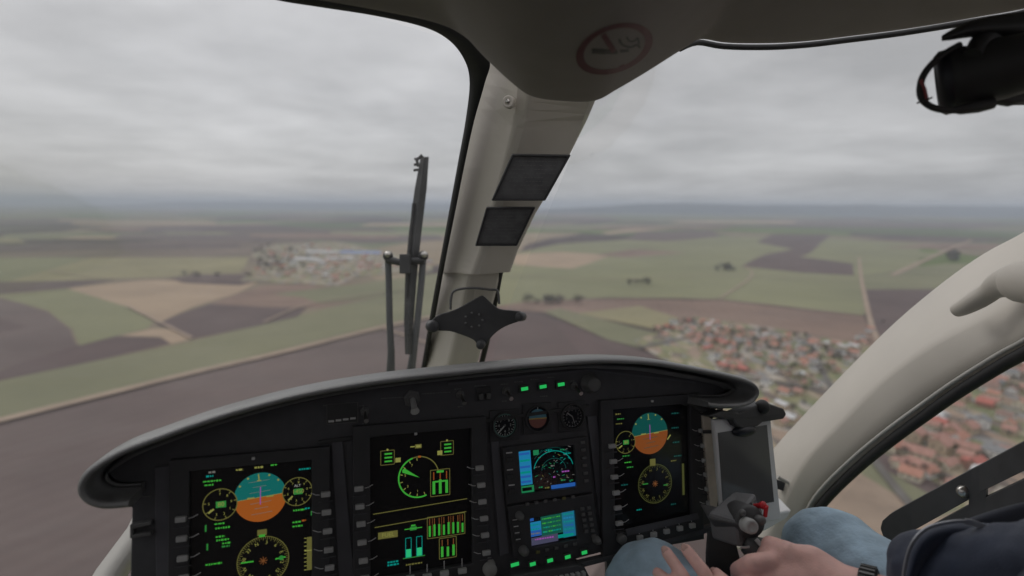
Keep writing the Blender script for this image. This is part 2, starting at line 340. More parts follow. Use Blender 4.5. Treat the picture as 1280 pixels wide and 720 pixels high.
# left side
field([(-400, 640), (-400, 300), (0, 325), (0, 800), (-400, 800)], MBRN, 'bare field at the left edge')
field([(-700, 700), (0, 529), (240, 470), (480, 412), (560, 395), (640, 398), (760, 430), (830, 470), (800, 640), (600, 900), (100, 1100), (-700, 1100)], BRNF, 'wide ploughed brown field below the helicopter')
field([(-700, 640), (0, 476), (130, 449), (235, 428), (330, 404), (470, 372), (560, 350), (640, 352), (640, 385), (560, 390), (480, 405), (240, 465), (0, 524), (-700, 690)], GRNF, 'long green crop strip above the dirt track')
field([(-300, 540), (0, 463), (70, 438), (145, 420), (205, 422), (216, 429), (130, 449), (0, 476), (-300, 556)], DBRN, 'dark ploughed wedge')
field([(150, 420), (190, 411), (228, 412), (240, 423), (214, 430), (200, 421)], TANF, 'tan tongue of stubble')
field([(-200, 380), (0, 373), (60, 390), (88, 412), (96, 432), (0, 462), (-300, 540)], BRNF, 'brown field at the left')
field([(-60, 396), (0, 398), (34, 408), (14, 414), (-60, 414)], DBRN, 'dark strip at the left edge')
field([(-200, 372), (0, 365), (90, 360), (160, 384), (192, 402), (184, 411), (145, 420), (100, 432), (92, 412), (60, 388), (0, 372)], GRN2, 'green diamond shaped field')
field([(84, 361), (180, 350), (322, 353), (298, 366), (240, 384), (198, 404), (160, 384)], TANF, 'pale tan stubble field')
field([(194, 406), (226, 392), (262, 380), (330, 384), (388, 381), (372, 396), (310, 410), (240, 424), (225, 415)], DBRN, 'dark brown ploughed field')
field([(262, 380), (300, 366), (330, 357), (470, 352), (480, 366), (400, 385), (330, 384)], MBRN, 'reddish field')
field([(400, 380), (380, 372), (340, 368), (560, 340), (560, 350), (470, 371)], GRNF, 'pale green field by the far village')
field([(10, 352), (60, 338), (112, 322), (312, 321), (300, 341), (215, 346), (140, 349)], OLV, 'olive pasture')
field([(-200, 356), (0, 353), (145, 350), (80, 361), (0, 368), (-200, 372)], DBRN, 'narrow dark strip')
field([(210, 348), (240, 343), (322, 343), (322, 352), (300, 357), (230, 354)], DBRN, 'dark patch beside the stubble')
field([(-300, 330), (0, 322), (110, 322), (60, 338), (10, 352), (-300, 356)], GRN2, 'green field at the far left')
field([(-200, 312), (0, 306), (300, 304), (300, 309), (-200, 319)], DBRN, 'long dark strip far away')
field([(-200, 298), (100, 290), (300, 294), (60, 299)], GRNF, 'green strip far away')
field([(60, 285), (330, 281), (420, 287), (200, 291)], DBRN, 'dark strip near the horizon')
field([(330, 296), (540, 292), (560, 300), (460, 304)], BRNF, 'brown strip far away')
field([(-100, 277), (330, 273), (240, 277), (-100, 282)], BRNF, 'brown strip near the horizon')
# right side
field([(560, 400), (600, 378), (670, 392), (760, 425), (830, 450), (800, 500), (560, 500)], DBRN, 'dark ploughed field behind the instrument panel')
field([(600, 352), (625, 320), (700, 305), (840, 296), (1000, 296), (1150, 305), (1150, 340), (1079, 394), (900, 374), (760, 372), (660, 378), (600, 385)], GRN2, 'wide green crop field')
field([(610, 385), (660, 377), (770, 374), (900, 376), (1080, 396), (1100, 440), (1000, 416), (870, 398), (830, 414), (740, 397), (690, 392)], MBRN, 'long reddish brown field above the village')
field([(680, 390), (700, 386), (800, 412), (900, 436), (920, 462), (860, 452), (760, 425)], GRNF, 'narrow green strip beside the village')
field([(722, 392), (800, 383), (848, 398), (830, 415), (770, 402)], OLV, 'pale strip beside the village')
field([(640, 318), (700, 315), (765, 319), (735, 330), (715, 336), (642, 331)], TANF, 'tan field')
field([(745, 319), (790, 312), (860, 316), (780, 322)], MBRN, 'reddish strip')
field([(750, 291), (800, 284), (840, 286), (760, 293)], TANF, 'small tan field far away')
field([(780, 300), (800, 290), (890, 288), (900, 296), (830, 302)], BRNF, 'brown field far away')
field([(926, 333), (958, 318), (992, 312), (946, 303), (966, 293), (1038, 293), (1018, 312), (1008, 320), (1066, 330), (1068, 345), (1000, 341)], DBRN, 'dark angular ploughed field')
field([(1000, 321), (1030, 312), (1120, 312), (1180, 318), (1110, 330), (1066, 330)], GRN2, 'green field right of the dark field')
field([(1080, 362), (1180, 362), (1180, 420), (1092, 420)], DBRN, 'dark field next to the country road')
field([(1072, 345), (1180, 330), (1300, 330), (1300, 362), (1078, 362)], GRNF, 'green field by the country road')
field([(1070, 299), (1150, 296), (1300, 299), (1200, 303)], DBRN, 'dark strip far right')
field([(1100, 310), (1180, 304), (1300, 306), (1300, 312)], MBRN, 'reddish strip far right')
field([(640, 285), (760, 279), (900, 283), (700, 289)], GRNF, 'green strip far away')
field([(900, 283), (1100, 277), (1300, 280), (1200, 286)], BRNF, 'brown strip far away')
field([(560, 277), (800, 273), (760, 277), (600, 281)], DBRN, 'dark strip near the horizon')
# village ground, reaches behind the right windscreen pillar into the side window
field([(790, 428), (830, 412), (868, 397), (960, 410), (1100, 436), (1280, 392), (1700, 380), (2000, 560), (1900, 900), (1250, 900), (1020, 700), (900, 560), (860, 470)], VIL, 'gardens and grass of the near village')
field([(990, 640), (1060, 560), (1130, 575), (1200, 640), (1260, 760), (1100, 900), (960, 760)], YARD, 'bare earth field at the edge of the near village')
field([(1060, 585), (1100, 560), (1200, 640), (1170, 650)], GRNF, 'grass strip between gardens')
field([(1080, 575), (1095, 562), (1190, 618), (1180, 630)], DBRN, 'dug garden strip')
field([(300, 352), (330, 330), (312, 320), (340, 306), (420, 302), (500, 318), (540, 325), (540, 340), (450, 345), (420, 358)], VIL, 'gardens of the far village')

def ribbon(name, pts, wd, m, label, z=2.2):
    P3 = [G(x, y, 0) for x, y in pts]; P3 = [Vector(p) for p in cr([tuple(p) for p in P3], 6)]
    L = []; R_ = []
    for i, p in enumerate(P3):
        t = P3[min(i+1, len(P3)-1)]-P3[max(i-1, 0)]; s = Vector((-t.y, t.x, 0)).normalized()*wd/2
        L.append(p+s+Vector((0, 0, z))); R_.append(p-s+Vector((0, 0, z)))
    mb = MB(); k = len(P3); mb.add(L+R_, [(i, i+1, k+i+1, k+i) for i in range(k-1)], m)
    return tag(mb.build(name), label, kind='structure')
ribbon('dirt_track', [(-300, 603), (0, 528), (120, 498), (240, 468), (360, 440), (480, 410), (560, 393)], 12, TRK, 'tan dirt track along the ploughed field')
ribbon('country_road', [(1074, 322), (1076, 345), (1081, 372), (1090, 410), (1105, 440)], 8, TRK, 'pale country road running towards the village')
ribbon('lane', [(1115, 345), (1180, 315), (1215, 300)], 16, TRK, 'pale lane beside the dark wood on the right')
ribbon('street', [(800, 436), (870, 424), (960, 436), (1060, 450), (1180, 470), (1400, 500)], 7, ROADM, 'village street', 2.3)
ribbon('street', [(880, 480), (960, 478), (1050, 500), (1200, 560), (1400, 640)], 7, ROADM, 'village street', 2.35)
ribbon('street', [(1010, 420), (1030, 470), (1080, 560), (1150, 650)], 6, ROADM, 'village street', 2.4)

rf = random.Random(21)
FM = [BRNF, DBRN, MBRN, TANF, OLV, GRNF, GRN2, DBRN, MBRN, BRNF]
for k in range(60):
    y = 263+37*rf.random()**1.3; x = rf.uniform(-150, 1350); w_ = rf.uniform(40, 200); h_ = (y-258)*rf.uniform(.08, .2); sk_ = rf.uniform(-20, 20)*(y-255)/30
    if (not (560 < x < 1280 and y > 283)): field([(x, y), (x+w_, y+rf.uniform(-.6, .6)), (x+w_*.95+sk_, y+h_), (x-w_*.1+sk_, y+h_*.9)], rf.choice(FM), 'narrow field strip far away')
for q in [[(0, 372), (90, 360), (200, 350), (330, 352)], [(160, 384), (200, 404), (240, 424)], [(60, 338), (140, 349), (330, 343)], [(-60, 322), (110, 322), (312, 320), (420, 300)], [(330, 404), (388, 381), (480, 366)], [(640, 345), (760, 350), (900, 345), (1075, 352)], [(660, 378), (770, 374), (900, 376), (1080, 396)], [(900, 374), (940, 345), (930, 333)], [(765, 319), (860, 300), (940, 292)], [(480, 412), (560, 440), (700, 500)]]:
    ribbon('field_track', q, 5, TRK, 'thin farm track between fields', 2.15)

# far hills, real ridges with depth
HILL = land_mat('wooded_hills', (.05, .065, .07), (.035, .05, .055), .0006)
def hills(x0, x1, y0, depth, hmax, seed, name, label):
    mb = MB(); nx, ny = 60, 8; vs = []
    for j in range(ny+1):
        for i in range(nx+1):
            u = i/nx; v = j/ny; x = x0+(x1-x0)*u; y = y0+depth*v
            e = math.sin(math.pi*v)*min(1, u*6, (1-u)*6)
            h = hmax*e*(.78+.16*noise.noise(Vector((x*.0003, y*.0002, seed)))+.10*noise.noise(Vector((x*.0011, y*.0006, seed))))
            vs.append(Vector((x, y, max(h, -2)+(0.6 if h > 0 else 0))))
    mb.add(vs, [(j*(nx+1)+i, j*(nx+1)+i+1, (j+1)*(nx+1)+i+1, (j+1)*(nx+1)+i) for j in range(ny) for i in range(nx)], HILL, True)
    return tag(mb.build(name), label, kind='structure')
hills(-500, 24000, 13500, 5000, 325, 3.1, 'hills', 'low blue wooded hills along the right horizon')
hills(-16000, 1500, 19000, 6000, 270, 8.4, 'hills', 'faint low hills along the left horizon')

# ------------------------------------------------------------------ houses
ROOFS = {}
def roof_mat(nm, c):
    ROOFS[nm] = mat('roof_'+nm.replace(' ', '_'), c, .85, noise_amt=.25, nscale=.8)
roof_mat('orange tiled', (.40, .20, .145)); roof_mat('faded red tiled', (.36, .20, .16)); roof_mat('brown tiled', (.24, .16, .13)); roof_mat('grey slate', (.20, .20, .20)); roof_mat('pale sheet metal', (.52, .52, .52)); roof_mat('bright red', (.42, .14, .11))
WALLS = {'cream': mat('wall_cream', (.60, .54, .42), .9, noise_amt=.1, nscale=.5), 'white': mat('wall_white', (.72, .71, .68), .9, noise_amt=.08, nscale=.5), 'sand': mat('wall_sand', (.45, .36, .26), .9, noise_amt=.1, nscale=.5), 'brick': mat('wall_brick', (.33, .18, .13), .9, noise_amt=.15, nscale=.8)}
WIN = mat('house_window', (.03, .035, .045), .2); CHM = mat('chimney_brick', (.30, .17, .13), .9)
def house_meshes(wd, ln, ht, rh, wall, roof, wing=False):
    # returns list of (part name, mesh) in local coordinates; ridge along Y
    parts = []
    X, Y = wd/2, ln/2; V = Vector
    a = MB(); a.add([V((-X, -Y, 0)), V((X, -Y, 0)), V((X, -Y, ht)), V((0, -Y, ht+rh)), V((-X, -Y, ht)), V((-X, Y, 0)), V((X, Y, 0)), V((X, Y, ht)), V((0, Y, ht+rh)), V((-X, Y, ht))],
          [(0, 1, 2, 3, 4), (5, 9, 8, 7, 6), (0, 5, 6, 1), (1, 6, 7, 2), (0, 4, 9, 5), (2, 7, 8, 3), (3, 8, 9, 4)], wall)
    if wing: a.box(V((X+2.4, -Y*.3, ht*.4)), V((2.4, 0, 0)), V((0, Y*.45, 0)), V((0, 0, ht*.4)), wall)
    parts.append(('wall', a))
    r = MB(); ov = .5; t = .25
    for s in (-1, 1):
        n1 = V((s*(X+ov), 0, ht-ov*rh/X)); top = V((0, 0, ht+rh)); nn = V((s*rh, 0, X)).normalized()*t
        q = [V((n1.x, -Y-ov, n1.z)), V((0, -Y-ov, top.z)), V((0, Y+ov, top.z)), V((n1.x, Y+ov, n1.z))]
        q = [p+nn*.15 for p in q]; r.prism(q, nn, roof)
    if wing:
        q = [V((X+5.1, -Y*.3-Y*.45-.4, ht*.72)), V((X-.1, -Y*.3-Y*.45-.4, ht*1.02)), V((X-.1, -Y*.3+Y*.45+.4, ht*1.02)), V((X+5.1, -Y*.3+Y*.45+.4, ht*.72))]
        r.prism(q, V((0, 0, .25)), roof)
    parts.append(('roof', r))
    c = MB(); c.box(V((X*.3, Y*.4, ht+rh)), V((.4, 0, 0)), V((0, .4, 0)), V((0, 0, .9)), CHM); parts.append(('chimney', c))
    wn = a
    for s in (-1, 1):
        for k in range(max(2, int(ln/3.5))):
            yy = -Y+(k+.5)*ln/max(2, int(ln/3.5))
            wn.box(V((s*(X+.02), yy, ht*.55)), V((.06, 0, 0)), V((0, .55, 0)), V((0, 0, .65)), WIN)
        for xx in (-X*.45, X*.45): wn.box(V((xx, s*(Y+.02), ht*.55)), V((.5, 0, 0)), V((0, .06, 0)), V((0, 0, .65)), WIN)
    return parts
def proto(parts, name):
    root = bpy.data.objects.new(name, None); root['_o'] = (0, 0, 0)
    ch = []
    for nm, mb in parts:
        o = mb.build(nm, None, origin=Vector((0, 0, 0))); COL.objects.unlink(o); ch.append(o)
    # one window row is an opening pattern: keep it in the wall mesh as a child named window
    return root, ch
def place(pr, loc, rz, s, label, cat, group, name, parts=True):
    root, ch = pr
    if parts:
        r = root.copy(); r.name = name; COL.objects.link(r); r.location = loc; r.rotation_euler = (0, 0, rz); r.scale = (s, s, s)
        rf = None
        for c in ch:
            k = c.copy(); COL.objects.link(k); k.parent = r
            if c.name.startswith('roof'): rf = k
            if c.name.startswith('chimney') and rf: k.parent = rf
    else:
        r = root.copy(); r.name = name; COL.objects.link(r); r.location = loc; r.rotation_euler = (0, 0, rz); r.scale = (s, s, s)
    tag(r, label, cat, group); return r
KINDS = []
specs = [(9, 12, 4.2, 3.2, 'cream', 'orange tiled', False), (9, 14, 4.0, 3.4, 'white', 'orange tiled', True), (10, 11, 5.5, 3.0, 'sand', 'faded red tiled', False), (8.5, 17, 3.8, 3.0, 'cream', 'faded red tiled', True), (9, 11, 4.2, 3.2, 'white', 'brown tiled', False), (10, 12, 5.6, 2.6, 'white', 'grey slate', True), (12, 20, 5, 2.2, 'sand', 'pale sheet metal', False), (9, 13, 4.4, 3.4, 'brick', 'bright red', True), (11, 34, 5.0, 3.2, 'sand', 'bright red', False)]
for i, s in enumerate(specs):
    ps = house_meshes(s[0], s[1], s[2], s[3], WALLS[s[4]], ROOFS[s[5]], s[6])
    KINDS.append((proto(ps, 'house'), s))
FARK = []
for i, s in enumerate(specs):     # far houses: one small mesh each
    ps = house_meshes(s[0], s[1], s[2], s[3], WALLS[s[4]], ROOFS[s[5]], s[6])
    mb = MB()
    for nm, q in ps[:2]:
        for f, k, sm in zip(q.f, q.m, q.sm): mb.add([q.v[i] for i in f], [list(range(len(f)))], q.mats[k], sm)
    o = mb.build('house', None, origin=Vector((0, 0, 0))); COL.objects.unlink(o); FARK.append(((o, []), s))
# trees
def tree_parts(r, h, leafm, barkm, seed, n=260, bare=False):
    rnd = random.Random(seed); V = Vector
    t = MB(); t.tube([V((0, 0, 0)), V((.1, 0, h*.35)), V((0, .15, h*.75))], [h*.035, h*.022, h*.008], barkm, 6)
    for k in range(9):
        a = rnd.uniform(0, 6.28); z0 = h*rnd.uniform(.25, .6); L = r*rnd.uniform(.6, .95)
        t.tube([V((0, 0, z0)), V((math.cos(a)*L*.5, math.sin(a)*L*.5, z0+h*.12)), V((math.cos(a)*L, math.sin(a)*L, z0+h*rnd.uniform(.18, .32)))], [h*.014, h*.009, h*.003], barkm, 5)
    c = MB(); lobes = [(V((rnd.uniform(-.5, .5)*r, rnd.uniform(-.5, .5)*r, h*rnd.uniform(.45, .8))), r*rnd.uniform(.35, .6)) for _ in range(7)]
    for k in range(n):
        o, rr = rnd.choice(lobes); d = V((rnd.gauss(0, 1), rnd.gauss(0, 1), rnd.gauss(0, .8))).normalized()*rr*rnd.uniform(.55, 1.05); p = o+d
        a = V((rnd.gauss(0, 1), rnd.gauss(0, 1), rnd.gauss(0, 1))).normalized(); b2 = a.orthogonal().normalized(); s = r*rnd.uniform(.05, .14)
        c.add([p-a*s, p+b2*s*.7, p+a*s, p-b2*s*.7], [(0, 1, 2, 3)], leafm)
    return [('trunk', t), ('crown', c)]
LF1 = mat('foliage_dark', (.085, .085, .062), .9, noise_amt=.3, nscale=2); LF2 = mat('twigs_brown', (.15, .125, .10), .9, noise_amt=.3, nscale=2); LF3 = mat('foliage_green', (.085, .10, .04), .9, noise_amt=.3, nscale=2); BARK = mat('bark', (.10, .08, .065), .9)
TREES = [(proto(tree_parts(4.0, 9, LF1, BARK, 1), 'tree'), 'dark green'), (proto(tree_parts(4.5, 10, LF2, BARK, 2, 200), 'tree'), 'bare brown'), (proto(tree_parts(3.5, 8, LF3, BARK, 3), 'tree'), 'olive green')]

def onpx(p):
    v = ROT.transposed() @ (Vector(p)-CAM)
    return (640+F*v.x/v.y, 360-F*v.z/v.y) if v.y > 1 else (1e5, 1e5)
def inpoly(x, y, poly):
    c = False; j = len(poly)-1
    for i in range(len(poly)):
        xi, yi = poly[i]; xj, yj = poly[j]
        if (yi > y) != (yj > y) and x < (xj-xi)*(y-yi)/(yj-yi)+xi: c = not c
        j = i
    return c
VISW = [(812, 418), (835, 404), (870, 399), (960, 412), (1060, 432), (1100, 398), (1088, 428), (1060, 452), (1000, 518), (970, 540), (950, 505), (952, 476), (900, 462), (868, 450), (900, 445), (850, 420)]   # through the windscreen
SIDEW = [(1290, 445), (1220, 482), (1120, 545), (1085, 575), (1180, 625), (1290, 560)]                                # through the side window
rnd = random.Random(11)
used = []; nh = 0; zi = 1.6
NB = ['at the near edge of the village', 'in the middle of the village', 'at the far edge of the village']
Rg = range
ang0 = .55
ca, sa = math.cos(ang0), math.sin(ang0)
cells = []
for i in range(-80, 80):
    for j in range(-70, 70):
        u = i*14.5+rnd.uniform(-4, 4); v = j*18+(6 if i % 2 else -6)+rnd.uniform(-3, 3)
        x = 350+u*ca-v*sa; y = 600+u*sa+v*ca
        px, py = onpx((x, y, 3))
        if y < 150: continue
        wv = inpoly(px, py, VISW); sv = inpoly(px, py, SIDEW)
        if not (wv or sv): continue
        cells.append((x, y, px, py, wv))
cells.sort(key=lambda c_: c_[1])
rest = MB()
nhouse = 0; ntree = 0
def zone(px, py, wv):
    if wv:
        return ('upper' if py < 452 else 'lower')+' '+('left' if px < 930 else 'middle' if px < 1005 else 'right')+' of village beyond the instrument panel'
    return ('left' if px < 1175 else 'middle' if px < 1235 else 'right')+' of village seen through the side window'
for x, y, px, py, wv in cells:
    q = rnd.random()
    d = noise.noise(Vector((x*.012, y*.012, 2)))
    if (not wv) and (q > .45 or (px < 1120 and q > .12)): continue
    if q < .66+d*.4 and nhouse >= 298:
        ps = house_meshes(rnd.uniform(6, 8), rnd.uniform(8, 11), 3.2, 2.4, rnd.choice(list(WALLS.values())), rnd.choice([ROOFS['orange tiled'], ROOFS['faded red tiled'], ROOFS['brown tiled'], ROOFS['grey slate'], ROOFS['faded red tiled']])); ra = Matrix.Rotation(ang0+rnd.choice([0, 1.57])+rnd.uniform(-.2, .2), 3, 'Z')
        for nm_, q_ in ps[:2]:
            for f_, k_ in zip(q_.f, q_.m): rest.add([ra @ q_.v[a_]+Vector((x, y, zi)) for a_ in f_], [list(range(len(f_)))], q_.mats[k_])
    if q < .66+d*.4 and nhouse < 298:
        k = rnd.choices(range(9), [7, 6, 9, 7, 8, 6, 2.5, 3.5, 1.2])[0]
        (pr, s) = KINDS[k]; nm = 'house' if k not in (6, 8) else 'shed'
        place(pr, (x, y, zi), ang0+rnd.choice([0, math.pi/2])+rnd.uniform(-.25, .25), rnd.uniform(.55, .85)*(1 if wv else 1.45), '%s %s with %s roof, %s' % (s[4], nm, s[5], zone(px, py, wv)), nm, 'village %ss, %s' % (nm, zone(px, py, wv)), nm); nhouse += 1
    if rnd.random() < .62 and ntree < 295:
        pr, kd = rnd.choice(TREES)
        place(pr, (x+rnd.choice([-9, 9])+rnd.uniform(-3, 3), y+rnd.uniform(-9, 9), zi), rnd.uniform(0, 6), rnd.uniform(.5, 1.1), '%s garden tree, %s' % (kd, zone(px, py, wv)), 'tree', 'garden trees, %s' % zone(px, py, wv), 'garden_tree'); ntree += 1
if rest.f: tag(rest.build('village_houses'), 'smallest red and brown roofed houses at the far side of the near village', 'houses', kind='stuff')
print('near houses', nhouse, 'trees', ntree, len(rest.f)//12, len(cells))
# far village
FV = [(318, 330), (345, 308), (400, 304), (470, 318), (535, 325), (540, 334), (450, 341), (420, 352), (380, 348), (320, 344)]
nf = 0; t0 = 0
while nf < 95 and t0 < 3000:
    t0 += 1; px = rnd.uniform(310, 540); py = rnd.uniform(303, 352)
    if not inpoly(px, py, FV): continue
    p = G(px, py, 1.6)
    if any((p-q).length < 30 for q in used): continue
    used.append(p); k = rnd.choice([0, 1, 2, 3, 4, 5, 2, 3, 4, 6]); (pr, s) = FARK[k]
    place(pr, (p.x, p.y, 1.6), rnd.uniform(0, 3), rnd.uniform(.9, 1.4), 'tiny %s roofed house in the hazy far village left of the wiper' % s[5], 'house', 'houses of the far village', 'house', False); nf += 1
def hall(px, py, L, W_, h, rz, roof, label):
    p = G(px, py, 1.6); ps = house_meshes(W_, L, h, 2.5, WALLS['white'], roof, False)
    t = thing('warehouse', p, label, 'warehouse'); t.rotation_euler = (0, 0, rz)
    for nm, mb in ps[:2]: mb.build(nm, t, origin=Vector((0, 0, 0)))
BLUR = mat('roof_blue_sheet', (.10, .22, .55), .6, noise_amt=.1, nscale=.1)
hall(452, 318, 150, 40, 8, 1.45, BLUR, 'long blue-roofed warehouse at the right end of the far village')
hall(405, 317, 120, 34, 8, 1.5, ROOFS['pale sheet metal'], 'large pale-roofed warehouse in the middle of the far village')
hall(385, 326, 90, 30, 7, 1.3, ROOFS['pale sheet metal'], 'smaller pale-roofed warehouse in front of the larger one in the far village')
hall(425, 325, 80, 30, 7, 1.7, ROOFS['pale sheet metal'], 'pale-roofed warehouse just left of the blue-roofed one in the far village')
ftm = MB()
FT = []
for k in range(3):
    ps = tree_parts(9, 14, [LF1, LF2, LF3][k], BARK, 40+k, 160); mb = MB()
    for nm, q in ps:
        for f, kk, sm in zip(q.f, q.m, q.sm): mb.add([q.v[i] for i in f], [list(range(len(f)))], q.mats[kk], sm)
    o = mb.build('tree', None, origin=Vector((0, 0, 0))); COL.objects.unlink(o); FT.append((o, []))
def trees_in(cx_, cy_, rx, ry, n_, label, group, s=1.2):
    for _ in range(n_):
        a = rnd.uniform(0, 6.28); r_ = math.sqrt(rnd.random())
        p = G(cx_+rx*r_*math.cos(a), cy_+ry*r_*math.sin(a), 0)
        place(rnd.choice(FT[:2]), (p.x, p.y, 1.0), rnd.uniform(0, 6), rnd.uniform(.6, 1.1)*s, label, 'tree', group, 'tree', False)
trees_in(906, 338, 14, 4, 13, 'dark tree of the small copse on the green field right of the centre post', 'trees of the copse')
trees_in(800, 356, 16, 2, 8, 'dark tree in the short row on the green field right of the centre post', 'trees of the short row')
trees_in(690, 380, 40, 2, 14, 'dark hedgerow tree between the green field and the ploughed field', 'hedgerow trees')
trees_in(1193, 322, 9, 6, 26, 'dark tree of the wood beside the pale lane at the right', 'trees of the wood by the lane', 1.6)
trees_in(350, 325, 40, 18, 40, 'dark tree among the houses of the far village', 'trees of the far village')
trees_in(268, 347, 50, 2, 7, 'dark tree in the line along the pale stubble field at the left', 'trees along the stubble field')

# ================================================================== COCKPIT
# instrument panel plane in camera-frame metres
PN = Vector((-0.4104, 1.2085, -0.045))
pr_ = Vector((0.94689, 0.32156, 0.0011)); pn_ = PN.normalized(); pr_ = (pr_-pn_*pr_.dot(pn_)).normalized(); pu_ = pr_.cross(pn_)
RW, UW, NW = CV(pr_), CV(pu_), CV(-pn_)          # right, up, toward the viewer (world)
FW = -NW                                         # forward of the aircraft
def S(px, py, off=0.0):                          # point of the panel plane seen at this spot
    v = Vector(((px-640)/F, 1, -(py-360)/F)); v = v/(v.dot(PN))
    return CAM+CV(v)+NW*off
O0 = S(640, 560)
def AB(px, py):
    q = S(px, py)-O0; return q.dot(RW), q.dot(UW)
def Q(a, b, off=0): return O0+RW*a+UW*b+NW*off
def up_of(): return UW
def pbox(mb, px, py, w_, h_, z0, z1, m, ang=0):  # box on the panel, size in metres
    a, b = AB(px, py); c_, s_ = math.cos(ang), math.sin(ang)
    mb.box(Q(a, b, (z0+z1)/2), (RW*c_+UW*s_)*w_/2, (UW*c_-RW*s_)*h_/2, NW*(z1-z0)/2, m)
def disc(mb, a, b, r, off, m, n=28, a0=0, a1=2*math.pi):
    pts = [Q(a+r*math.cos(a0+(a1-a0)*k/n), b+r*math.sin(a0+(a1-a0)*k/n), off) for k in range(n+ (0 if a1-a0 > 6.28 else 1))]
    mb.add(pts, [list(range(len(pts)))], m)
def arc(mb, a, b, r0, r1, off, m, a0=0, a1=2*math.pi, n=36):
    vs = []
    for k in range(n+1):
        t = a0+(a1-a0)*k/n
        vs += [Q(a+r0*math.cos(t), b+r0*math.sin(t), off), Q(a+r1*math.cos(t), b+r1*math.sin(t), off)]
    mb.add(vs, [(2*k, 2*k+1, 2*k+3, 2*k+2) for k in range(n)], m)
def seg(mb, p, q, w_, off, m):                   # line between two (a,b) points
    p = Vector((*p, 0)); q = Vector((*q, 0)); d = (q-p)
    if d.length < 1e-6: return
    s = Vector((-d.y, d.x, 0)).normalized()*w_/2
    mb.add([Q((p+s).x, (p+s).y, off), Q((q+s).x, (q+s).y, off), Q((q-s).x, (q-s).y, off), Q((p-s).x, (p-s).y, off)], [(0, 1, 2, 3)], m)
def rect(mb, a, b, w_, h_, off, m): seg(mb, (a-w_/2, b), (a+w_/2, b), h_, off, m)
def frame(mb, a, b, w_, h_, t, off, m):
    rect(mb, a, b+h_/2, w_, t, off, m); rect(mb, a, b-h_/2, w_, t, off, m); seg(mb, (a-w_/2, b-h_/2), (a-w_/2, b+h_/2), t, off, m); seg(mb, (a+w_/2, b-h_/2), (a+w_/2, b+h_/2), t, off, m)
TXT = {}
def glyphs(s):
    if s in TXT: return TXT[s]
    c = bpy.data.curves.new('t', 'FONT'); c.body = s; c.size = 1; c.align_x = 'CENTER'; c.align_y = 'CENTER'; c.resolution_u = 2
    o = bpy.data.objects.new('t', c); COL.objects.link(o); bpy.context.view_layer.update()
    me = bpy.data.meshes.new_from_object(o.evaluated_get(bpy.context.evaluated_depsgraph_get()))
    TXT[s] = ([tuple(v.co) for v in me.vertices], [tuple(p.vertices) for p in me.polygons])
    bpy.data.objects.remove(o); bpy.data.meshes.remove(me); return TXT[s]
def text(mb, s, a, b, size, off, m, ang=0):
    v, f = glyphs(s); c_, s_ = math.cos(ang), math.sin(ang)
    mb.add([Q(a+(x*c_-y*s_)*size, b+(x*s_+y*c_)*size, off) for x, y, z in v], f, m)
rt = random.Random(5)
def dashes(mb, a, b, w_, off, m, h_=.0022):      # line of readout too small to read
    x = a-w_/2
    while x < a+w_/2:
        k = rt.uniform(.0015, .004); seg(mb, (x, b), (min(x+k, a+w_/2), b), h_*rt.uniform(.7, 1.1), off, m); x += k+.0009
# ------------------------------------------------------------------ glareshield outline (px) and panel face
panel = thing('instrument_panel', Q(0, -.1), 'black helicopter instrument panel with lit display screens under a curved visor', 'instrument panel')
top = [(160, 636), (128, 638), (106, 631), (95, 617), (98, 600), (114, 583), (150, 562), (200, 543), (260, 522), (330, 502), (400, 486), (480, 473), (560, 464), (640, 456), (700, 451), (760, 448), (820, 451), (870, 459), (915, 468), (942, 477), (951, 490), (944, 503), (928, 510), (900, 511), (885, 509)]
cur = cr(top, 5)
lip = .062
secs = []
pts2 = []
for px, py in cur:
    # point on a plane parallel to the panel, lip metres nearer to the viewer
    v = Vector(((px-640)/F, 1, -(py-360)/F)); n_ = -pn_; v = v*((1+lip*PN.dot(n_))/(v.dot(PN))); pts2.append(CAM+CV(v))
for i, p in enumerate(pts2):
    t = (pts2[min(i+1, len(pts2)-1)]-pts2[max(i-1, 0)]).normalized(); N_ = NW.cross(t).normalized()
    prof = [(lip+.03, -.010), (.010, -.008), (.003, -.0075), (-.001, -.005), (.001, -.0015), (.008, .0008), (.050, .002), (.09, -.012), (.14, -.04), (.2, -.09), (.28, -.17), (.28, -.18), (.19, -.10), (.13, -.052), (.08, -.026), (.04, -.014)]
    e_ = max(0.0, min(1.0, (N_.dot(UW)-.35)/.45))
    row = []
    for k_, (f, h) in enumerate(prof):
        if 7 <= k_ <= 14: row.append(p+FW*(.05+(f-.05)*e_)+N_*(h if abs(h) < .006 else (-.006 if k_ < 11 else -.014)*(1-e_))+UW*h*e_)
        else: row.append(p+FW*f+N_*h)
    secs.append(row)
mb = MB(); mb.loft(secs, VISOR, True, True); mb.build('glareshield', panel)
# panel face board, follows under the lip
low = [(px, py) for px, py in cur]
face = []
for px, py in cr([(165, 634), (140, 634), (114, 628), (104, 616), (108, 600), (124, 586), (158, 568), (200, 550), (260, 533), (330, 514), (400, 498), (480, 484), (560, 474), (640, 466), (700, 460), (760, 457), (820, 461), (870, 470), (905, 486), (905, 505), (888, 515)], 3): face.append((px, py))
face += [(893, 560), (898, 610), (900, 652), (884, 656), (790, 681), (738, 694), (700, 704), (640, 740), (560, 800), (162, 815), (163, 720)]
mb = MB(); mb.prism([S(x, y, 0) for x, y in face], FW*.05, PANEL); mb.build('panel_face', panel, .0015)
mb = MB()
for x in (206, 422, 622, 742): pass
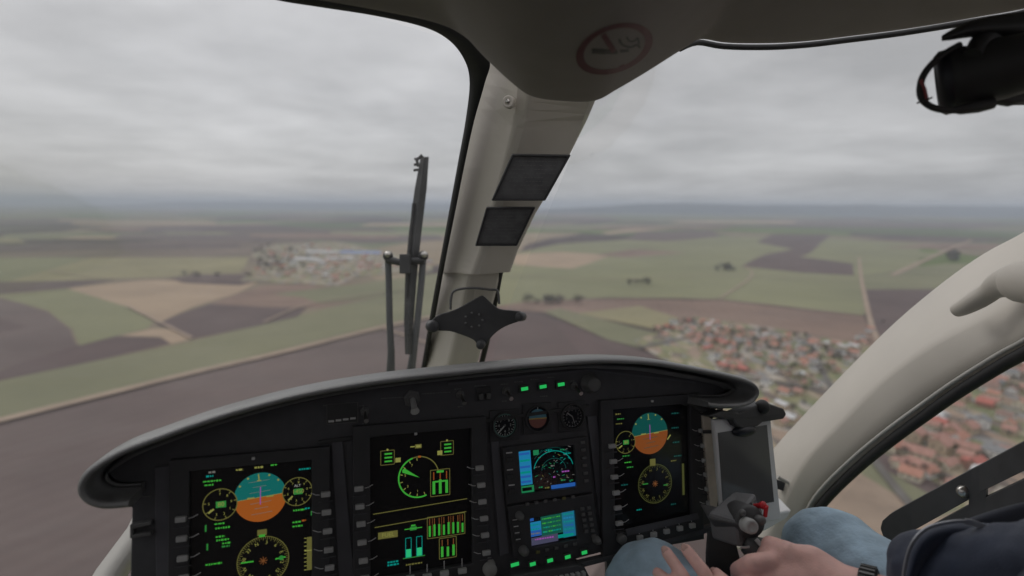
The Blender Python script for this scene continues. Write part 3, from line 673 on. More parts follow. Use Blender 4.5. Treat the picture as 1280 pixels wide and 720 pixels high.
# slate side strips between the display units
def strip(pts, nm='trim_strip', m=SLATE, z=.0025):
    q = MB(); q.prism([S(x, y, .0005) for x, y in pts], NW*z, m); q.build(nm, panel, .0008)
strip([(194, 583), (219, 581), (226, 722), (196, 735)])
strip([(414, 552), (428, 551), (444, 735), (424, 735)])
strip([(612, 545), (622, 545), (636, 690), (624, 695)])
strip([(733, 520), (745, 519), (762, 672), (752, 676)])
# upper switch strip edge lines and lower lip
q = MB(); q.prism([S(x, y, .0005) for x, y in [(398, 550), (620, 521), (735, 505), (735, 509), (620, 526), (398, 555)]], NW*.004, BLACK); q.build('switch_strip_edge', panel, .0008)
q = MB(); q.prism([S(x, y, .0005) for x, y in [(640, 716), (700, 704), (760, 690), (888, 654), (888, 660), (760, 696), (700, 711), (640, 724)]], NW*.012, PANEL); q.build('lower_edge', panel, .001)

UPV = UW
DW, DH = .135, .184
def display(cx0, cy0, nm, label, lb, rb, tilt=0):
    """unit with screen whose top-left corner is at pixel (cx0, cy0)"""
    a0, b0 = AB(cx0, cy0)
    o = MB(); L_, R_, T_, B_ = a0-.024, a0+DW+.024, b0+.017, b0-DH-.034
    outer = [Q(L_, B_, .001), Q(R_, B_, .001), Q(R_, T_, .001), Q(L_, T_, .001)]
    inner = [Q(a0-.002, b0-DH-.002, .001), Q(a0+DW+.002, b0-DH-.002, .001), Q(a0+DW+.002, b0+.002, .001), Q(a0-.002, b0+.002, .001)]
    o.ring(outer, inner, NW*.010, BEZEL)
    d = o.build(nm, panel, .0012)
    d['label'] = label
    s = MB(); s.box(Q(a0+DW/2, b0-DH/2, .003), RW*(DW/2+.0015), UW*(DH/2+.0015), NW*.0012, SCR)
    return d, s, a0, b0
def side_buttons(d, pts, to, n_fold=1):
    for x, y in pts:
        k = MB(); pbox(k, x, y, .0115, .0065, .011, .0165, GREY); k.build('button', d, .001)
        k = MB(); a, b = AB(x, y); seg(k, (a+to*.0075, b-.0005), (a+to*.012, b), .0009, .0122, MARK); seg(k, (a+to*.012, b), (a+to*.018, b+.003), .0009, .0122, MARK)
        k.prism([Q(a-.009, b-.0105, .0112), Q(a+.009, b-.0105, .0112), Q(a+.009, b-.0095, .0112), Q(a-.009, b-.0095, .0112)], NW*.002, PANEL)
        k.build('button_marking', d)
ES = .0044                                        # symbology sits just above the glass
def compass(mb, a, b, r, col, colt):
    for k in range(72):
        t = k*math.pi/36; L = .09 if k % 2 else .15
        seg(mb, (a+r*math.cos(t), b+r*math.sin(t)), (a+r*(1-L)*math.cos(t), b+r*(1-L)*math.sin(t)), .0007, ES, col)
    arc(mb, a, b, r, r*1.03, ES, col)
    for k, s_ in enumerate(['N', '3', '6', 'E', '12', '15', 'S', '21', '24', 'W', '30', '33']):
        t = math.pi/2-k*math.pi/6+.35; text(mb, s_, a+r*.75*math.cos(t), b+r*.75*math.sin(t), r*.2, ES, colt, t-math.pi/2)
    for k in range(4):
        t = k*math.pi/4; seg(mb, (a-r*.17*math.cos(t), b-r*.17*math.sin(t)), (a+r*.17*math.cos(t), b+r*.17*math.sin(t)), .0009, ES+.0002, BRN)
def dial(mb, a, b, r, col, n, needle, digits, tcol=YEL, gap=None):
    disc(mb, a, b, r*1.04, ES+.0003, SCR); o = ES+.0005
    arc(mb, a, b, r, r*1.06, o, col)
    for k in range(n):
        t = k*2*math.pi/n+.2
        if gap and gap[0] < math.degrees(t) % 360 < gap[1]: continue
        seg(mb, (a+r*math.cos(t), b+r*math.sin(t)), (a+r*.84*math.cos(t), b+r*.84*math.sin(t)), .0012, o, col)
        text(mb, str((n-k) % 10), a+r*.68*math.cos(t), b+r*.68*math.sin(t), r*.24, o, tcol)
    t = rad(needle); seg(mb, (a+r*.45*math.cos(t), b+r*.45*math.sin(t)), (a+r*.86*math.cos(t), b+r*.86*math.sin(t)), r*.12, o+.0001, YEL)
    rect(mb, a+r*.05, b, r*.62, r*.42, o, GRND); text(mb, digits, a+r*.05, b, r*.42, o+.0002, YEL)
def adi(mb, a, b, r, bank, sc_=1.0, T=TEAL, Og=ORNG, W_=LED2):
    t = rad(bank); hx, hy = math.cos(t), math.sin(t)
    disc(mb, a, b, r, ES, T, 40, t, t+math.pi); disc(mb, a, b, r, ES, Og, 40, t-math.pi, t)
    seg(mb, (a-r*hx, b-r*hy), (a+r*hx, b+r*hy), r*.02, ES+.0001, YEL)
    for k in (-3, -2, -1, 1, 2, 3):
        q = k*.22*r; L = r*(.40 if k % 2 else .26)
        cx_, cy_ = a-q*hy, b+q*hx; seg(mb, (cx_-L*hx, cy_-L*hy), (cx_+L*hx, cy_+L*hy), r*.018, ES+.0001, W_)
    for k in (-2, -1, 0, 1, 2):
        q = t+math.pi/2+k*.45; disc(mb, a+r*.93*math.cos(q), b+r*.93*math.sin(q), r*.045 if k else r*.03, ES+.0001, YEL, 8)
    seg(mb, (a-r*.93*hy+r*.0, b+r*.93*hx), (a-r*.7*hy, b+r*.7*hx), r*.05, ES+.0001, YEL); seg(mb, (a-.08*r-.68*r*hy, b+r*.68*hx), (a+.08*r-.68*r*hy, b+r*.68*hx), r*.04, ES+.0001, YEL)
    seg(mb, (a, b-r*.3), (a, b+r*.42), r*.035, ES+.0002, MAG if r > .02 else W_)
    seg(mb, (a-r*.5, b), (a-r*.22, b), r*.05, ES+.0003, YEL); seg(mb, (a+r*.22, b), (a+r*.5, b), r*.05, ES+.0003, YEL)
# --- left primary flight display
d1, s1, a0, b0 = display(241.5, 588, 'flight_display', 'left flight display with a large teal and orange horizon ball', None, None)
side_buttons(d1, [(229.3, 644), (230.4, 667.8), (231.6, 692), (232.9, 716)], 1)
side_buttons(d1, [(407, 613.8), (408, 636), (409.3, 659), (410.7, 682), (411.8, 704)], -1)
A = AB
a, b = A(326, 620); adi(s1, a, b, .0305, 4.5)
a, b = A(276, 629); dial(s1, a, b, .0185, YELD, 9, 215, '80', YEL, (100, 150))
a, b = A(372, 613); dial(s1, a, b, .0172, YELD, 10, 222, '1450', YEL); text(s1, 'ALT', a, b+.0075, .0045, ES+.0006, WHT)
a, b = A(329.5, 699); compass(s1, a, b, .0295, YELD, YEL)
seg(s1, (a-.0255, b+.001), (a-.011, b+.001), .0018, ES+.0003, GRN); seg(s1, (a+.014, b), (a+.026, b+.001), .0018, ES+.0003, GRN); disc(s1, a+.021, b+.0005, .003, ES+.0004, GRND, 10)
rect(s1, *A(328, 664), .011, .0075, ES, YELD); a, b = A(328, 668); rect(s1, a, b, .007, .003, ES+.0002, GRN)
for x, y, w_, m in [(266, 589, .008, LED2), (263, 594, .008, CYN), (266, 600, .02, GRN), (262, 605, .010, GRN), (300, 586, .008, YEL), (324, 583, .01, YEL), (343, 580, .008, GRN), (381, 585, .014, CYN),
                    (275, 653, .011, GRN), (279, 658, .016, GRN), (276, 669, .010, GRN), (279, 673, .014, GRN), (284, 677, .010, GRN), (283, 681, .009, GRND), (268, 703, .018, GRN), (374, 636, .014, GRN), (384, 634, .006, CYN), (371, 651, .01, GRN), (372, 656, .012, GRN), (380, 649, .005, ORNG)]:
    a, b = A(x, y); dashes(s1, a, b, w_, ES, m)
for x, y in [(258, 659), (260, 682)]:
    a, b = A(x, y); seg(s1, (a, b-.004), (a, b+.004), .0018, ES, GRND)
a, b = A(389.5, 640); seg(s1, (a, b-.003), (a, b+.003), .0018, ES, GRND)
a, b = A(387, 690); rect(s1, a, b, .0065, .042, ES, YELD); seg(s1, (a-.006, b+.004), (a+.006, b+.004), .0012, ES+.0002, YEL)
for k in range(9): seg(s1, (a-.0065, b-.02+k*.005), (a-.0035, b-.02+k*.005), .0009, ES+.0001, YEL)
s1.build('screen', d1)
k = MB(); pbox(k, 318, 570, .0035, .003, .0105, .0135, MARK); k.build('light_sensor', d1)
# --- centre engine display
d2, s2, a0, b0 = display(463.6, 545.5, 'engine_display', 'centre engine display with a green arc gauge and bar readouts', None, None)
side_buttons(d2, [(447.8, 607), (449, 629), (450.5, 650.5), (451.7, 673), (453.3, 695.5), (455, 717)], 1)
side_buttons(d2, [(596.4, 581.7), (598.3, 602.8), (599.7, 623.3), (601.7, 643.9), (603, 664.4), (604.7, 686)], -1)
a, b = A(523, 595)
arc(s2, a, b, .0265, .0285, ES, GRN, rad(108), rad(292)); arc(s2, a, b, .0268, .0282, ES, YELD, rad(8), rad(108)); arc(s2, a, b, .0262, .0288, ES+.0001, ORNG, rad(84), rad(92))
for k in range(9):
    t = rad(288-k*24); seg(s2, (a+.026*math.cos(t), b+.026*math.sin(t)), (a+.0225*math.cos(t), b+.0225*math.sin(t)), .001, ES+.0001, YEL)
    if k % 2: text(s2, str(k), a+.019*math.cos(t), b+.019*math.sin(t), .005, ES+.0001, YEL)
t = rad(152); mb_ = [(a+.001, b-.001), (a+.024*math.cos(t-.12), b+.024*math.sin(t-.12)), (a+.0255*math.cos(t), b+.0255*math.sin(t)), (a+.024*math.cos(t+.14), b+.024*math.sin(t+.14))]
s2.add([Q(x, y, ES+.0003) for x, y in mb_], [(0, 1, 2, 3)], GRN)
def barbox(px, py, w_, h_, n, hot, m=GRN, fr=YELD, fill=.55):
    a, b = A(px, py); frame(s2, a, b, w_, h_, .0009, ES, fr)
    for k in range(n):
        x = a-w_/2+(k+.5)*w_/n; seg(s2, (x, b-h_*.42), (x, b-h_*.42+h_*fill*rt.uniform(.8, 1.05)), w_/n*.42, ES, m); 
        if hot: seg(s2, (x, b+h_*.12), (x, b+h_*.42), w_/n*.16, ES, hot)
barbox(549.5, 602, .027, .036, 3, DORN); a, b = A(549.5, 590); rect(s2, a, b+.002, .010, .003, ES+.0002, GRN); rect(s2, a, b-.0115, .021, .0022, ES+.0001, GRN)
barbox(557, 655.5, .053, .029, 8, BRN); barbox(559, 683, .024, .028, 3, BRN)
for k in (-1.5, -.5, .5, 1.5): a, b = A(557, 655.5); seg(s2, (a+k*.013, b-.013), (a+k*.013, b+.013), .0006, ES+.0002, BRN)
for x, y, s_ in [(484, 571, 1), (558, 559, 1)]:
    a, b = A(x, y); frame(s2, a, b, .018, .019, .0008, ES, YELD)
    for k in range(3): rect(s2, a+s_*.001, b-.005+k*.005, .010, .0022, ES+.0001, GRN)
    disc(s2, a, b+.0105, .0015, ES+.0002, YEL, 8)
a, b = A(497, 574); rect(s2, a, b, .007, .006, ES+.0002, YEL); a, b = A(549, 565); rect(s2, a, b, .007, .006, ES+.0002, YEL)
a, b = A(520.5, 557); rect(s2, a+.002, b, .009, .0055, ES, YELD); rect(s2, a+.002, b, .006, .003, ES+.0002, YEL); rect(s2, a-.006, b, .006, .0015, ES, YEL)
a1, b1 = A(466, 641.5); a2, b2 = A(583, 622); seg(s2, (a1, b1), (a2, b2), .0011, ES, YELD)
a1, b1 = A(468, 658); a2, b2 = A(582, 638); seg(s2, (a1, b1), (a2, b2), .0011, ES, YELD)
a, b = A(484.5, 667); rect(s2, a, b, .026, .009, ES, YELD); text(s2, 'FUEL', a, b, .0075, ES+.0003, YEL)
for x in (510, 523.5):
    a, b = A(x, 683-(x-510)*.15); frame(s2, a, b, .0075, .026, .0009, ES, CYN); seg(s2, (a, b-.0125), (a, b-.002), .0065, ES+.0001, em('glow_spring', (.02, .42, .16)))
a, b = A(516, 659); rect(s2, a, b, .009, .005, ES, GRND); rect(s2, a, b, .024, .0012, ES+.0001, GRN); rect(s2, a, b+.004, .006, .002, ES, GRN)
a, b = A(517, 694.5); rect(s2, a, b, .030, .0012, ES+.0002, GRND)
for y in (700.5, 704): a, b = A(491, y); dashes(s2, a, b, .015, ES, CYN)
a, b = A(517, 703); dashes(s2, a, b, .022, ES, YELD)
s2.build('screen', d2)
for x, y in [(511, 717), (532, 715), (553, 711), (575, 708)]:
    k = MB(); pbox(k, x, y, .012, .007, .011, .0165, GREY); k.build('button', d2, .001)
    k = MB(); a, b = A(x, y); seg(k, (a, b+.005), (a, b+.016), .0011, .0122, MARK); k.build('button_marking', d2)
k = MB(); pbox(k, 518, 540, .0035, .003, .0105, .0135, MARK); k.build('light_sensor', d2)
# --- right flight display
d3, s3, a0, b0 = display(764, 512, 'flight_display', 'right flight display with a smaller dimmer horizon ball', None, None)
side_buttons(d3, [(759.6, 555), (761, 574), (762.5, 593), (764.6, 612.6), (766.6, 631), (768.4, 650)], 1)
side_buttons(d3, [(871, 536), (873.3, 554.3), (874.8, 572.7), (876.8, 590), (878.3, 607.7), (880.3, 625)], -1)
a, b = A(810.5, 541); adi(s3, a, b, .0325, 5, 1, em('glow_teal_dim', (.002, .055, .048)), em('glow_orange_dim', (.16, .045, .010)), DTEAL)
a, b = A(780, 552); dial(s3, a, b, .0165, YELD, 9, 215, '80', YELD, (60, 150))
a, b = A(817, 603.5); compass(s3, a, b, .0300, em('glow_olive_faint', (.05, .055, .015)), YELD)
a, b = A(804, 604); seg(s3, (a-.004, b), (a+.006, b), .0016, ES+.0003, GRND); a, b = A(830, 605); seg(s3, (a-.004, b), (a+.004, b), .0016, ES+.0003, GRND)
rect(s3, *A(814, 577), .010, .011, ES, YELD)
for x, y, w_, m in [(771, 517, .010, YELD), (774, 523, .012, GRND), (772, 529, .011, YELD), (781, 569, .013, GRND), (783, 577, .012, GRN), (786, 583, .012, GRND), (779, 605, .012, DTEAL), (797, 636, .009, CYN), (840, 629, .010, DTEAL), (842, 516, .014, DTEAL), (842, 534, .014, DTEAL), (843, 552, .012, DTEAL), (845, 569, .014, DTEAL), (840, 575, .010, YELD)]:
    a, b = A(x, y); dashes(s3, a, b, w_, ES, m)
a, b = A(852, 598); rect(s3, a, b, .004, .05, ES, em('glow_olive_faint', (.04, .045, .012)))
a, b = A(834, 546); seg(s3, (a-.003, b-.003), (a+.003, b+.004), .002, ES+.0004, YEL)
s3.build('screen', d3)
for x, y in [(794, 668), (811, 664), (827, 660), (843.3, 656.4), (858.7, 653)]:
    k = MB(); pbox(k, x, y, .010, .0075, .011, .0165, GREY); k.build('button', d3, .001)
    k = MB(); a, b = A(x, y); seg(k, (a-.002, b+.016), (a, b+.005), .0012, .0124, MARK); k.build('button_marking', d3)
k = MB(); a, b = A(771, 669); k.lathe(Q(a, b, .011), NW, [(.0075, 0), (.0075, .007), (.006, .009), (.0, .009)], KNOBM, 18); k.build('knob', d3)
k = MB(); pbox(k, 810, 500, .0035, .003, .0105, .0135, MARK); k.build('light_sensor', d3)
k = MB(); k.prism([S(x, y, .0112) for x, y in [(777, 658), (866, 638), (868, 645), (779, 666)]], NW*.0015, SLATE); k.build('button_backing', d3)

# --- navigation units (upper and lower)
def quad_screen(c4, nm, label, marg, outer=None):
    P4 = [A(*c) for c in c4]; d = MB()
    if outer: O4 = [A(*c) for c in outer]
    d.ring([Q(*p, .001) for p in O4], [Q(*p, .001) for p in P4], NW*.008, BEZEL)
    u = d.build(nm, panel, .0012); u['label'] = label
    s = MB(); s.add([Q(*p, .003) for p in P4], [(0, 1, 2, 3)], SCR)
    def UV(u_, v_):
        p = [P4[i] for i in range(4)]
        x = (p[0][0]*(1-u_)+p[1][0]*u_)*(1-v_)+(p[3][0]*(1-u_)+p[2][0]*u_)*v_; y = (p[0][1]*(1-u_)+p[1][1]*u_)*(1-v_)+(p[3][1]*(1-u_)+p[2][1]*u_)*v_
        return x, y
    return u, s, UV
n1_, sN, UV = quad_screen([(646, 563), (715, 554.5), (718, 606.5), (650, 615.7)], 'navigation_unit', 'upper navigation unit with a moving map and a blue data column', 0, [(626, 558), (731, 544), (738, 612), (631, 628)])
def patch(s, UV, u0, v0, u1, v1, off, m): s.add([Q(*UV(u0, v0), off), Q(*UV(u1, v0), off), Q(*UV(u1, v1), off), Q(*UV(u0, v1), off)], [(0, 1, 2, 3)], m)
patch(sN, UV, 0, 0, .22, .82, .0036, BLU2); patch(sN, UV, 0, .84, .24, 1, .0036, GMAP); patch(sN, UV, .03, .88, .20, .96, .0038, SCR); patch(sN, UV, .55, .91, 1, 1, .0036, BLU)
for k, (v, m) in enumerate([(.06, BLU), (.22, CYN), (.37, BLU), (.50, CYN), (.60, BLU), (.72, BLU)]): patch(sN, UV, .02, v, .20, v+.05, .0038, m)
def uvarc(s, UV, cu, cv, r, t0, t1, w_, m, asp=1.25):
    q = [UV(cu+r*math.cos(rad(t)), cv-r*asp*math.sin(rad(t))) for t in range(t0, t1+1, 8)]
    for p1, p2 in zip(q, q[1:]): seg(s, p1, p2, w_, .0038, m)
uvarc(sN, UV, .62, .55, .36, 10, 170, .0012, CYN); uvarc(sN, UV, .62, .55, .22, 0, 180, .0008, DTEAL); uvarc(sN, UV, .62, .55, .42, 40, 150, .0006, DTEAL)
patch(sN, UV, .27, .03, .37, .15, .0037, GMAP)
for k in range(60):
    u_ = rt.uniform(.28, .97); v = rt.uniform(.05, .88); p = UV(u_, v); seg(sN, p, (p[0]+rt.uniform(-.005, .005), p[1]+rt.uniform(-.003, .003)), .0008, .0037, rt.choice([DTEAL, CYN, GMAP, LED2, DTEAL, YELD]))
for u_, v, w_, m in [(.83, .62, .012, MAG), (.62, .72, .004, MAG), (.78, .82, .008, GMAP), (.93, .85, .006, GMAP), (.60, .45, .006, LED2), (.88, .20, .012, CYN), (.55, .07, .010, CYN), (.80, .1, .008, GMAP), (.36, .92, .006, GMAP), (.48, .95, .008, YELD)]:
    p = UV(u_, v); dashes(sN, p[0], p[1], w_, .0039, m)
sN.build('screen', n1_)
for i in range(6):
    k = MB(); x = 656+i*11.3; y = 627-i*1.75; pbox(k, x, y, .0055, .004, .009, .012, KNOBM if i != 4 else mat('olive_button', (.16, .15, .05), .5)); k.build('button', n1_, .0005)
for i in range(6):
    k = MB(); pbox(k, 724.5+i*.9, 551+i*9.5, .007, .004, .009, .012, KNOBM); k.build('button', n1_, .0005)
for x, y in [(634, 564), (635, 585), (637, 604)]:
    k = MB(); pbox(k, x, y, .009, .0016, .009, .0096, MARK); k.build('button_marking', n1_)
    k = MB(); pbox(k, x, y+8, .010, .007, .009, .0125, BLACK); k.build('button', n1_, .0008)
n2_, sM, UV2 = quad_screen([(660, 646), (716, 635.5), (719, 671), (662.5, 682)], 'navigation_unit', 'lower navigation unit with a small blue and green screen', 0, [(632, 631), (738, 615), (746, 674), (640, 694)])
patch(sM, UV2, 0, .18, .25, .65, .0036, BLU2); patch(sM, UV2, 0, .48, .25, .68, .0037, BLU); patch(sM, UV2, .02, .02, .1, .14, .0037, BLU); patch(sM, UV2, .25, .05, .72, .72, .0036, em('glow_deep_green', (.005, .07, .05))); patch(sM, UV2, .72, .03, 1, .92, .0036, em('glow_deep_blue', (.01, .12, .2)))
patch(sM, UV2, .0, .72, .6, .98, .0036, em('glow_slate', (.05, .05, .09))); patch(sM, UV2, .6, .78, .95, .9, .0037, CYN)
for k in range(7):
    for j in range(4):
        p = UV2(.32+.37*((k*.17) % 1), .14+j*.15); dashes(sM, p[0], p[1], .006, .0039, rt.choice([GRN, GRND, CYN, GMAP]))
for j in range(6): p = UV2(.86, .12+j*.13); dashes(sM, p[0], p[1], .016, .0039, rt.choice([CYN, BLU, BLU2]))
for j in range(3): p = UV2(.12, .28+j*.15); dashes(sM, p[0], p[1], .014, .0039, rt.choice([CYN, MAG, LED2]))
p = UV2(.3, .8); dashes(sM, p[0], p[1], .03, .0039, MAG)
sM.build('screen', n2_)
for i in range(5):
    k = MB(); pbox(k, 669+i*11.5, 686.5-i*2.5, .006, .004, .009, .012, KNOBM if i else mat('olive_button', (.16, .15, .05), .5)); k.build('button', n2_, .0005)
for j in range(6):
    for i in range(2):
        if j == 5 and i == 0: continue
        k = MB(); pbox(k, 724+i*8+j*1.2, 633+j*7-i*1.2, .006, .0045, .009, .012, KNOBM); k.build('button', n2_, .0005)
for x, y, r in [(646, 641, .006), (651, 684, .007), (741, 671, .006)]:
    a, b = A(x, y); k = MB(); k.lathe(Q(a, b, .009), NW, [(r, 0), (r*.95, .008), (r*.6, .0095), (r*.55, .014), (0, .014)], KNOBM, 16); k.build('knob', n2_)
for j in range(4):
    k = MB(); pbox(k, 641+j*1.4, 650+j*8, .009, .0045, .009, .0115, BLACK); k.build('button', n2_, .0005)
    k = MB(); pbox(k, 641+j*1.4, 647+j*8, .007, .0012, .0091, .0095, MARK); k.build('button_marking', n2_)
# --- standby instruments
def gauge(px, py, r, nm, label, kind):
    a, b = A(px, py); g_ = MB(); g_.box(Q(a, b, .0018), RW*r*1.28, UW*r*1.28, NW*.0017, BEZEL)
    n = 28; oo = [Q(a+r*1.12*math.cos(2*math.pi*k/n), b+r*1.12*math.sin(2*math.pi*k/n), .0034) for k in range(n)]; ii = [Q(a+r*math.cos(2*math.pi*k/n), b+r*math.sin(2*math.pi*k/n), .0034) for k in range(n)]
    g_.ring(oo, ii, NW*.004, BLACK); o = g_.build(nm, panel, .0006); o['label'] = label
    f_ = MB(); disc(f_, a, b, r, .0038, SCR)
    if kind == 'air':
        arc(f_, a, b, r*.86, r*.97, .004, mat('gauge_ring', (.10, .20, .18), .5))
        for k in range(24):
            t = k*math.pi/12; seg(f_, (a+r*.84*math.cos(t), b+r*.84*math.sin(t)), (a+r*(.66 if k % 2 == 0 else .74)*math.cos(t), b+r*(.66 if k % 2 == 0 else .74)*math.sin(t)), .0009, .0041, WHTP)
            if k % 3 == 0: text(f_, str(k//3+2), a+r*.5*math.cos(-t), b+r*.5*math.sin(-t), r*.3, .0041, WHTP)
        t = rad(225); seg(f_, (a, b), (a+r*.85*math.cos(t), b+r*.85*math.sin(t)), .0018, .0044, WHTP); disc(f_, a, b, r*.1, .0045, KNOBM, 12)
    elif kind == 'adi':
        t = .05; disc(f_, a, b, r*.8, .004, mat('ball_blue', (.09, .24, .32), .5), 24, t, t+math.pi); disc(f_, a, b, r*.8, .004, mat('ball_rust', (.26, .10, .08), .5), 24, t-math.pi, t)
        seg(f_, (a-r*.8, b), (a+r*.8, b), r*.1, .0042, mat('ball_yellow', (.55, .42, .12), .5)); seg(f_, (a, b+r*.75), (a, b+r*1.0), .0014, .0042, WHTP); rect(f_, a, b, r*.6, r*.06, .0044, mat('bar_amber', (.6, .35, .05), .5))
    else:
        arc(f_, a, b, r*.86, r*.9, .004, mat('gauge_ring_grey', (.12, .12, .12), .5))
        for k in range(20):
            t = k*math.pi/10; seg(f_, (a+r*.9*math.cos(t), b+r*.9*math.sin(t)), (a+r*.74*math.cos(t), b+r*.74*math.sin(t)), .0009, .0041, KN2)
            if k % 2 == 0: text(f_, str(k//2), a+r*.56*math.cos(math.pi/2-t), b+r*.56*math.sin(math.pi/2-t), r*.28, .0041, KN2)
        seg(f_, (a, b), (a-r*.5, b+r*.35), .0018, .0044, KN2); seg(f_, (a, b), (a+r*.2, b-r*.6), .0014, .0044, KN2)
    f_.build('dial', o)
WHTP = mat('dial_white', (.5, .52, .5), .6); KN2 = mat('dial_grey', (.26, .25, .25), .6)
gauge(630, 531, .0175, 'round_gauge', 'left round gauge with pale green ring', 'air')
gauge(671, 522.5, .0175, 'round_gauge', 'small attitude ball gauge between two dials', 'adi')
gauge(714, 520, .0175, 'round_gauge', 'right round gauge with grey figures', 'alt')
# --- switches, knobs, lamps
def toggle(px, py, m=STEEL, s=1.0, nm='toggle_switch'):
    a, b = A(px, py); k = MB(); k.lathe(Q(a, b+.002, .0), NW, [(.0065*s, 0), (.0065*s, .003), (.004*s, .004), (.004*s, .007), (0, .007)], KNOBM, 6, False)
    k.tube([Q(a, b+.002, .006), Q(a, b-.004*s, .020), Q(a, b-.006*s, .026)], [.0018*s, .0022*s, .0032*s], m, 10); k.build(nm, panel)
for x, y in [(456, 516), (575, 495), (632, 490), (717, 484)]: toggle(x, y)
toggle(515, 500, GREY, 1.9, 'lever_switch')
k = MB(); pbox(k, 428, 516, .040, .027, .001, .003, BLACK); a, b = A(428, 516); frame(k, a, b, .039, .026, .0008, .0032, KNOBM)
for i in range(4): pbox(k, 414+i*9, 526-i*1.2, .007, .0025, .003, .0036, MARK)
k.build('breaker_block', panel)
k = MB(); pbox(k, 604, 492, .021, .020, .001, .003, BLACK); pbox(k, 600, 495, .006, .008, .003, .009, KNOBM); pbox(k, 609, 494, .006, .008, .003, .009, KNOBM); k.build('rocker_switch', panel, .0006)
k = MB(); a, b = A(737, 479); k.lathe(Q(a, b, .0), NW, [(.0155, 0), (.0150, .004), (.0115, .005), (.011, .016), (.009, .018), (0, .018)], KNOBM, 28); k.build('knob', panel)
k = MB(); a, b = A(608.5, 706); k.lathe(Q(a, b, .001), NW, [(.0115, 0), (.0115, .004), (.0098, .005), (.0095, .018), (.008, .020), (0, .020)], mat('pale_knob', (.25, .25, .24), .5, noise_amt=.1), 24); k.build('knob', panel)
for x, y in [(654.5, 485.5), (677.5, 482.8), (700, 480)]:
    k = MB(); pbox(k, x, y, .016, .012, .001, .004, BLACK); pbox(k, x, y, .0105, .0048, .004, .0052, LED, .1); k.build('indicator_lamp', panel)
for x, y in [(639, 699.5), (661, 699), (682.3, 694.6), (704, 690.4), (724.5, 685)]:
    k = MB(); pbox(k, x, y, .013, .010, .013, .016, BLACK); pbox(k, x, y, .0085 if x > 650 else .012, .0046, .016, .0172, LED, .1); k.build('indicator_lamp', panel)
# engraved legends above the switches, small dull bars
for x, y, w_ in [(415, 506, .022), (437, 503, .012), (452, 507, .006), (490, 497, .03), (545, 491, .04), (600, 482, .018), (572, 486, .01), (648, 477, .014), (668, 474, .014), (688, 471.5, .012), (679, 495, .012), (630, 480, .012), (715, 476, .008), (456, 529, .008), (575, 508, .008), (630, 501, .008)]:
    k = MB(); a, b = A(x, y); dashes(k, a, b, w_, .0022, mat('legend_grey', (.16, .16, .16), .6), .0016); k.build('legend', panel)
k = MB(); k.prism([S(x, y, .001) for x, y in [(560, 478), (735, 461), (868, 477), (868, 479), (735, 463.5), (560, 481)]], NW*.003, SLATE); k.build('trim_line', panel)
# left end of the panel: hinge bracket and dark side box
k = MB(); k.prism([S(x, y, .001) for x, y in [(166, 652), (192, 648), (192, 652), (170, 657), (170, 664), (192, 661), (192, 665), (166, 669)]], NW*.01, KNOBM); k.build('bracket', panel, .0008)
k = MB(); pbox(k, 181, 620, .014, .0012, .001, .003, KNOBM); k.build('seam', panel)
# --- centre console under the panel
con = thing('centre_console', P(680, 760, .74), 'dark grey centre console with small switches under the instrument panel', 'console')
k = MB(); q = [(610, 728), (636, 712), (716, 699), (724, 702), (731, 716), (738, 760), (745, 900), (600, 900)]
k.prism([S(x, y, .02) for x, y in q], FW*.045, PANEL); k.build('console_face', con, .002)
for i in range(6):
    k = MB(); pbox(k, 688+i*6.5, 716-i*1.3, .0055, .009, .02, .027, GREY); k.build('switch', con, .0005)
for i in range(3):
    k = MB(); pbox(k, 640+i*14, 722-i*2.3, .012, .005, .02, .022, KNOBM); k.build('switch', con, .0005)
k = MB(); k.prism([P(758, 684, .93), P(766, 682, .93), P(770, 860, .93), P(760, 860, .93)], CV((0, .02, 0)), BLACK); k.build('support_post', con)

# ------------------------------------------------------------------ cabin structure
cab = thing('helicopter_cabin', CP(0, .6, -.9), 'beige and black helicopter cabin shell with windscreen posts and domed headliner', 'helicopter')
def loft_px(mb, rows, m, smooth=True, closed=True):
    mb.loft([[P(*p) for p in r] for r in rows], m, closed, closed, smooth)
# centre post: sections left edge, ridge, right edge, then the back
post = [  # py, left x, ridge x0, ridge x1, right x, depth
    (300, 562, 580, 634, 640, 1.0)]
rows = []
for y, xl, xr0, xr1, xr, d in [(330, 553, 588, 598, 630, 1.00), (360, 548, 582, 594, 622, 1.02), (400, 541, 573, 586, 611, 1.055), (440, 534, 564, 575, 601, 1.09), (470, 528, 557, 567, 594, 1.12), (520, 520, 547, 557, 584, 1.17), (560, 514, 540, 550, 577, 1.22)]:
    rows.append([(xl, y, d+.085), ((xl+xr0)/2-1, y, d+.04), (xr0, y, d), (xr1, y, d+.002), (xr, y, d+.025), (xr-4, y, d+.09), (xl+4, y, d+.105)])
mb = MB(); loft_px(mb, rows, BEIGE, False); mb.build('centre_post', cab, .006)
mb = MB(); mb.tube([P(626, 335, 1.03), P(618, 380, 1.08), P(608, 430, 1.15), P(598, 470, 1.2), P(590, 510, 1.25)], .006, SEAL, 8); mb.build('cable', cab)
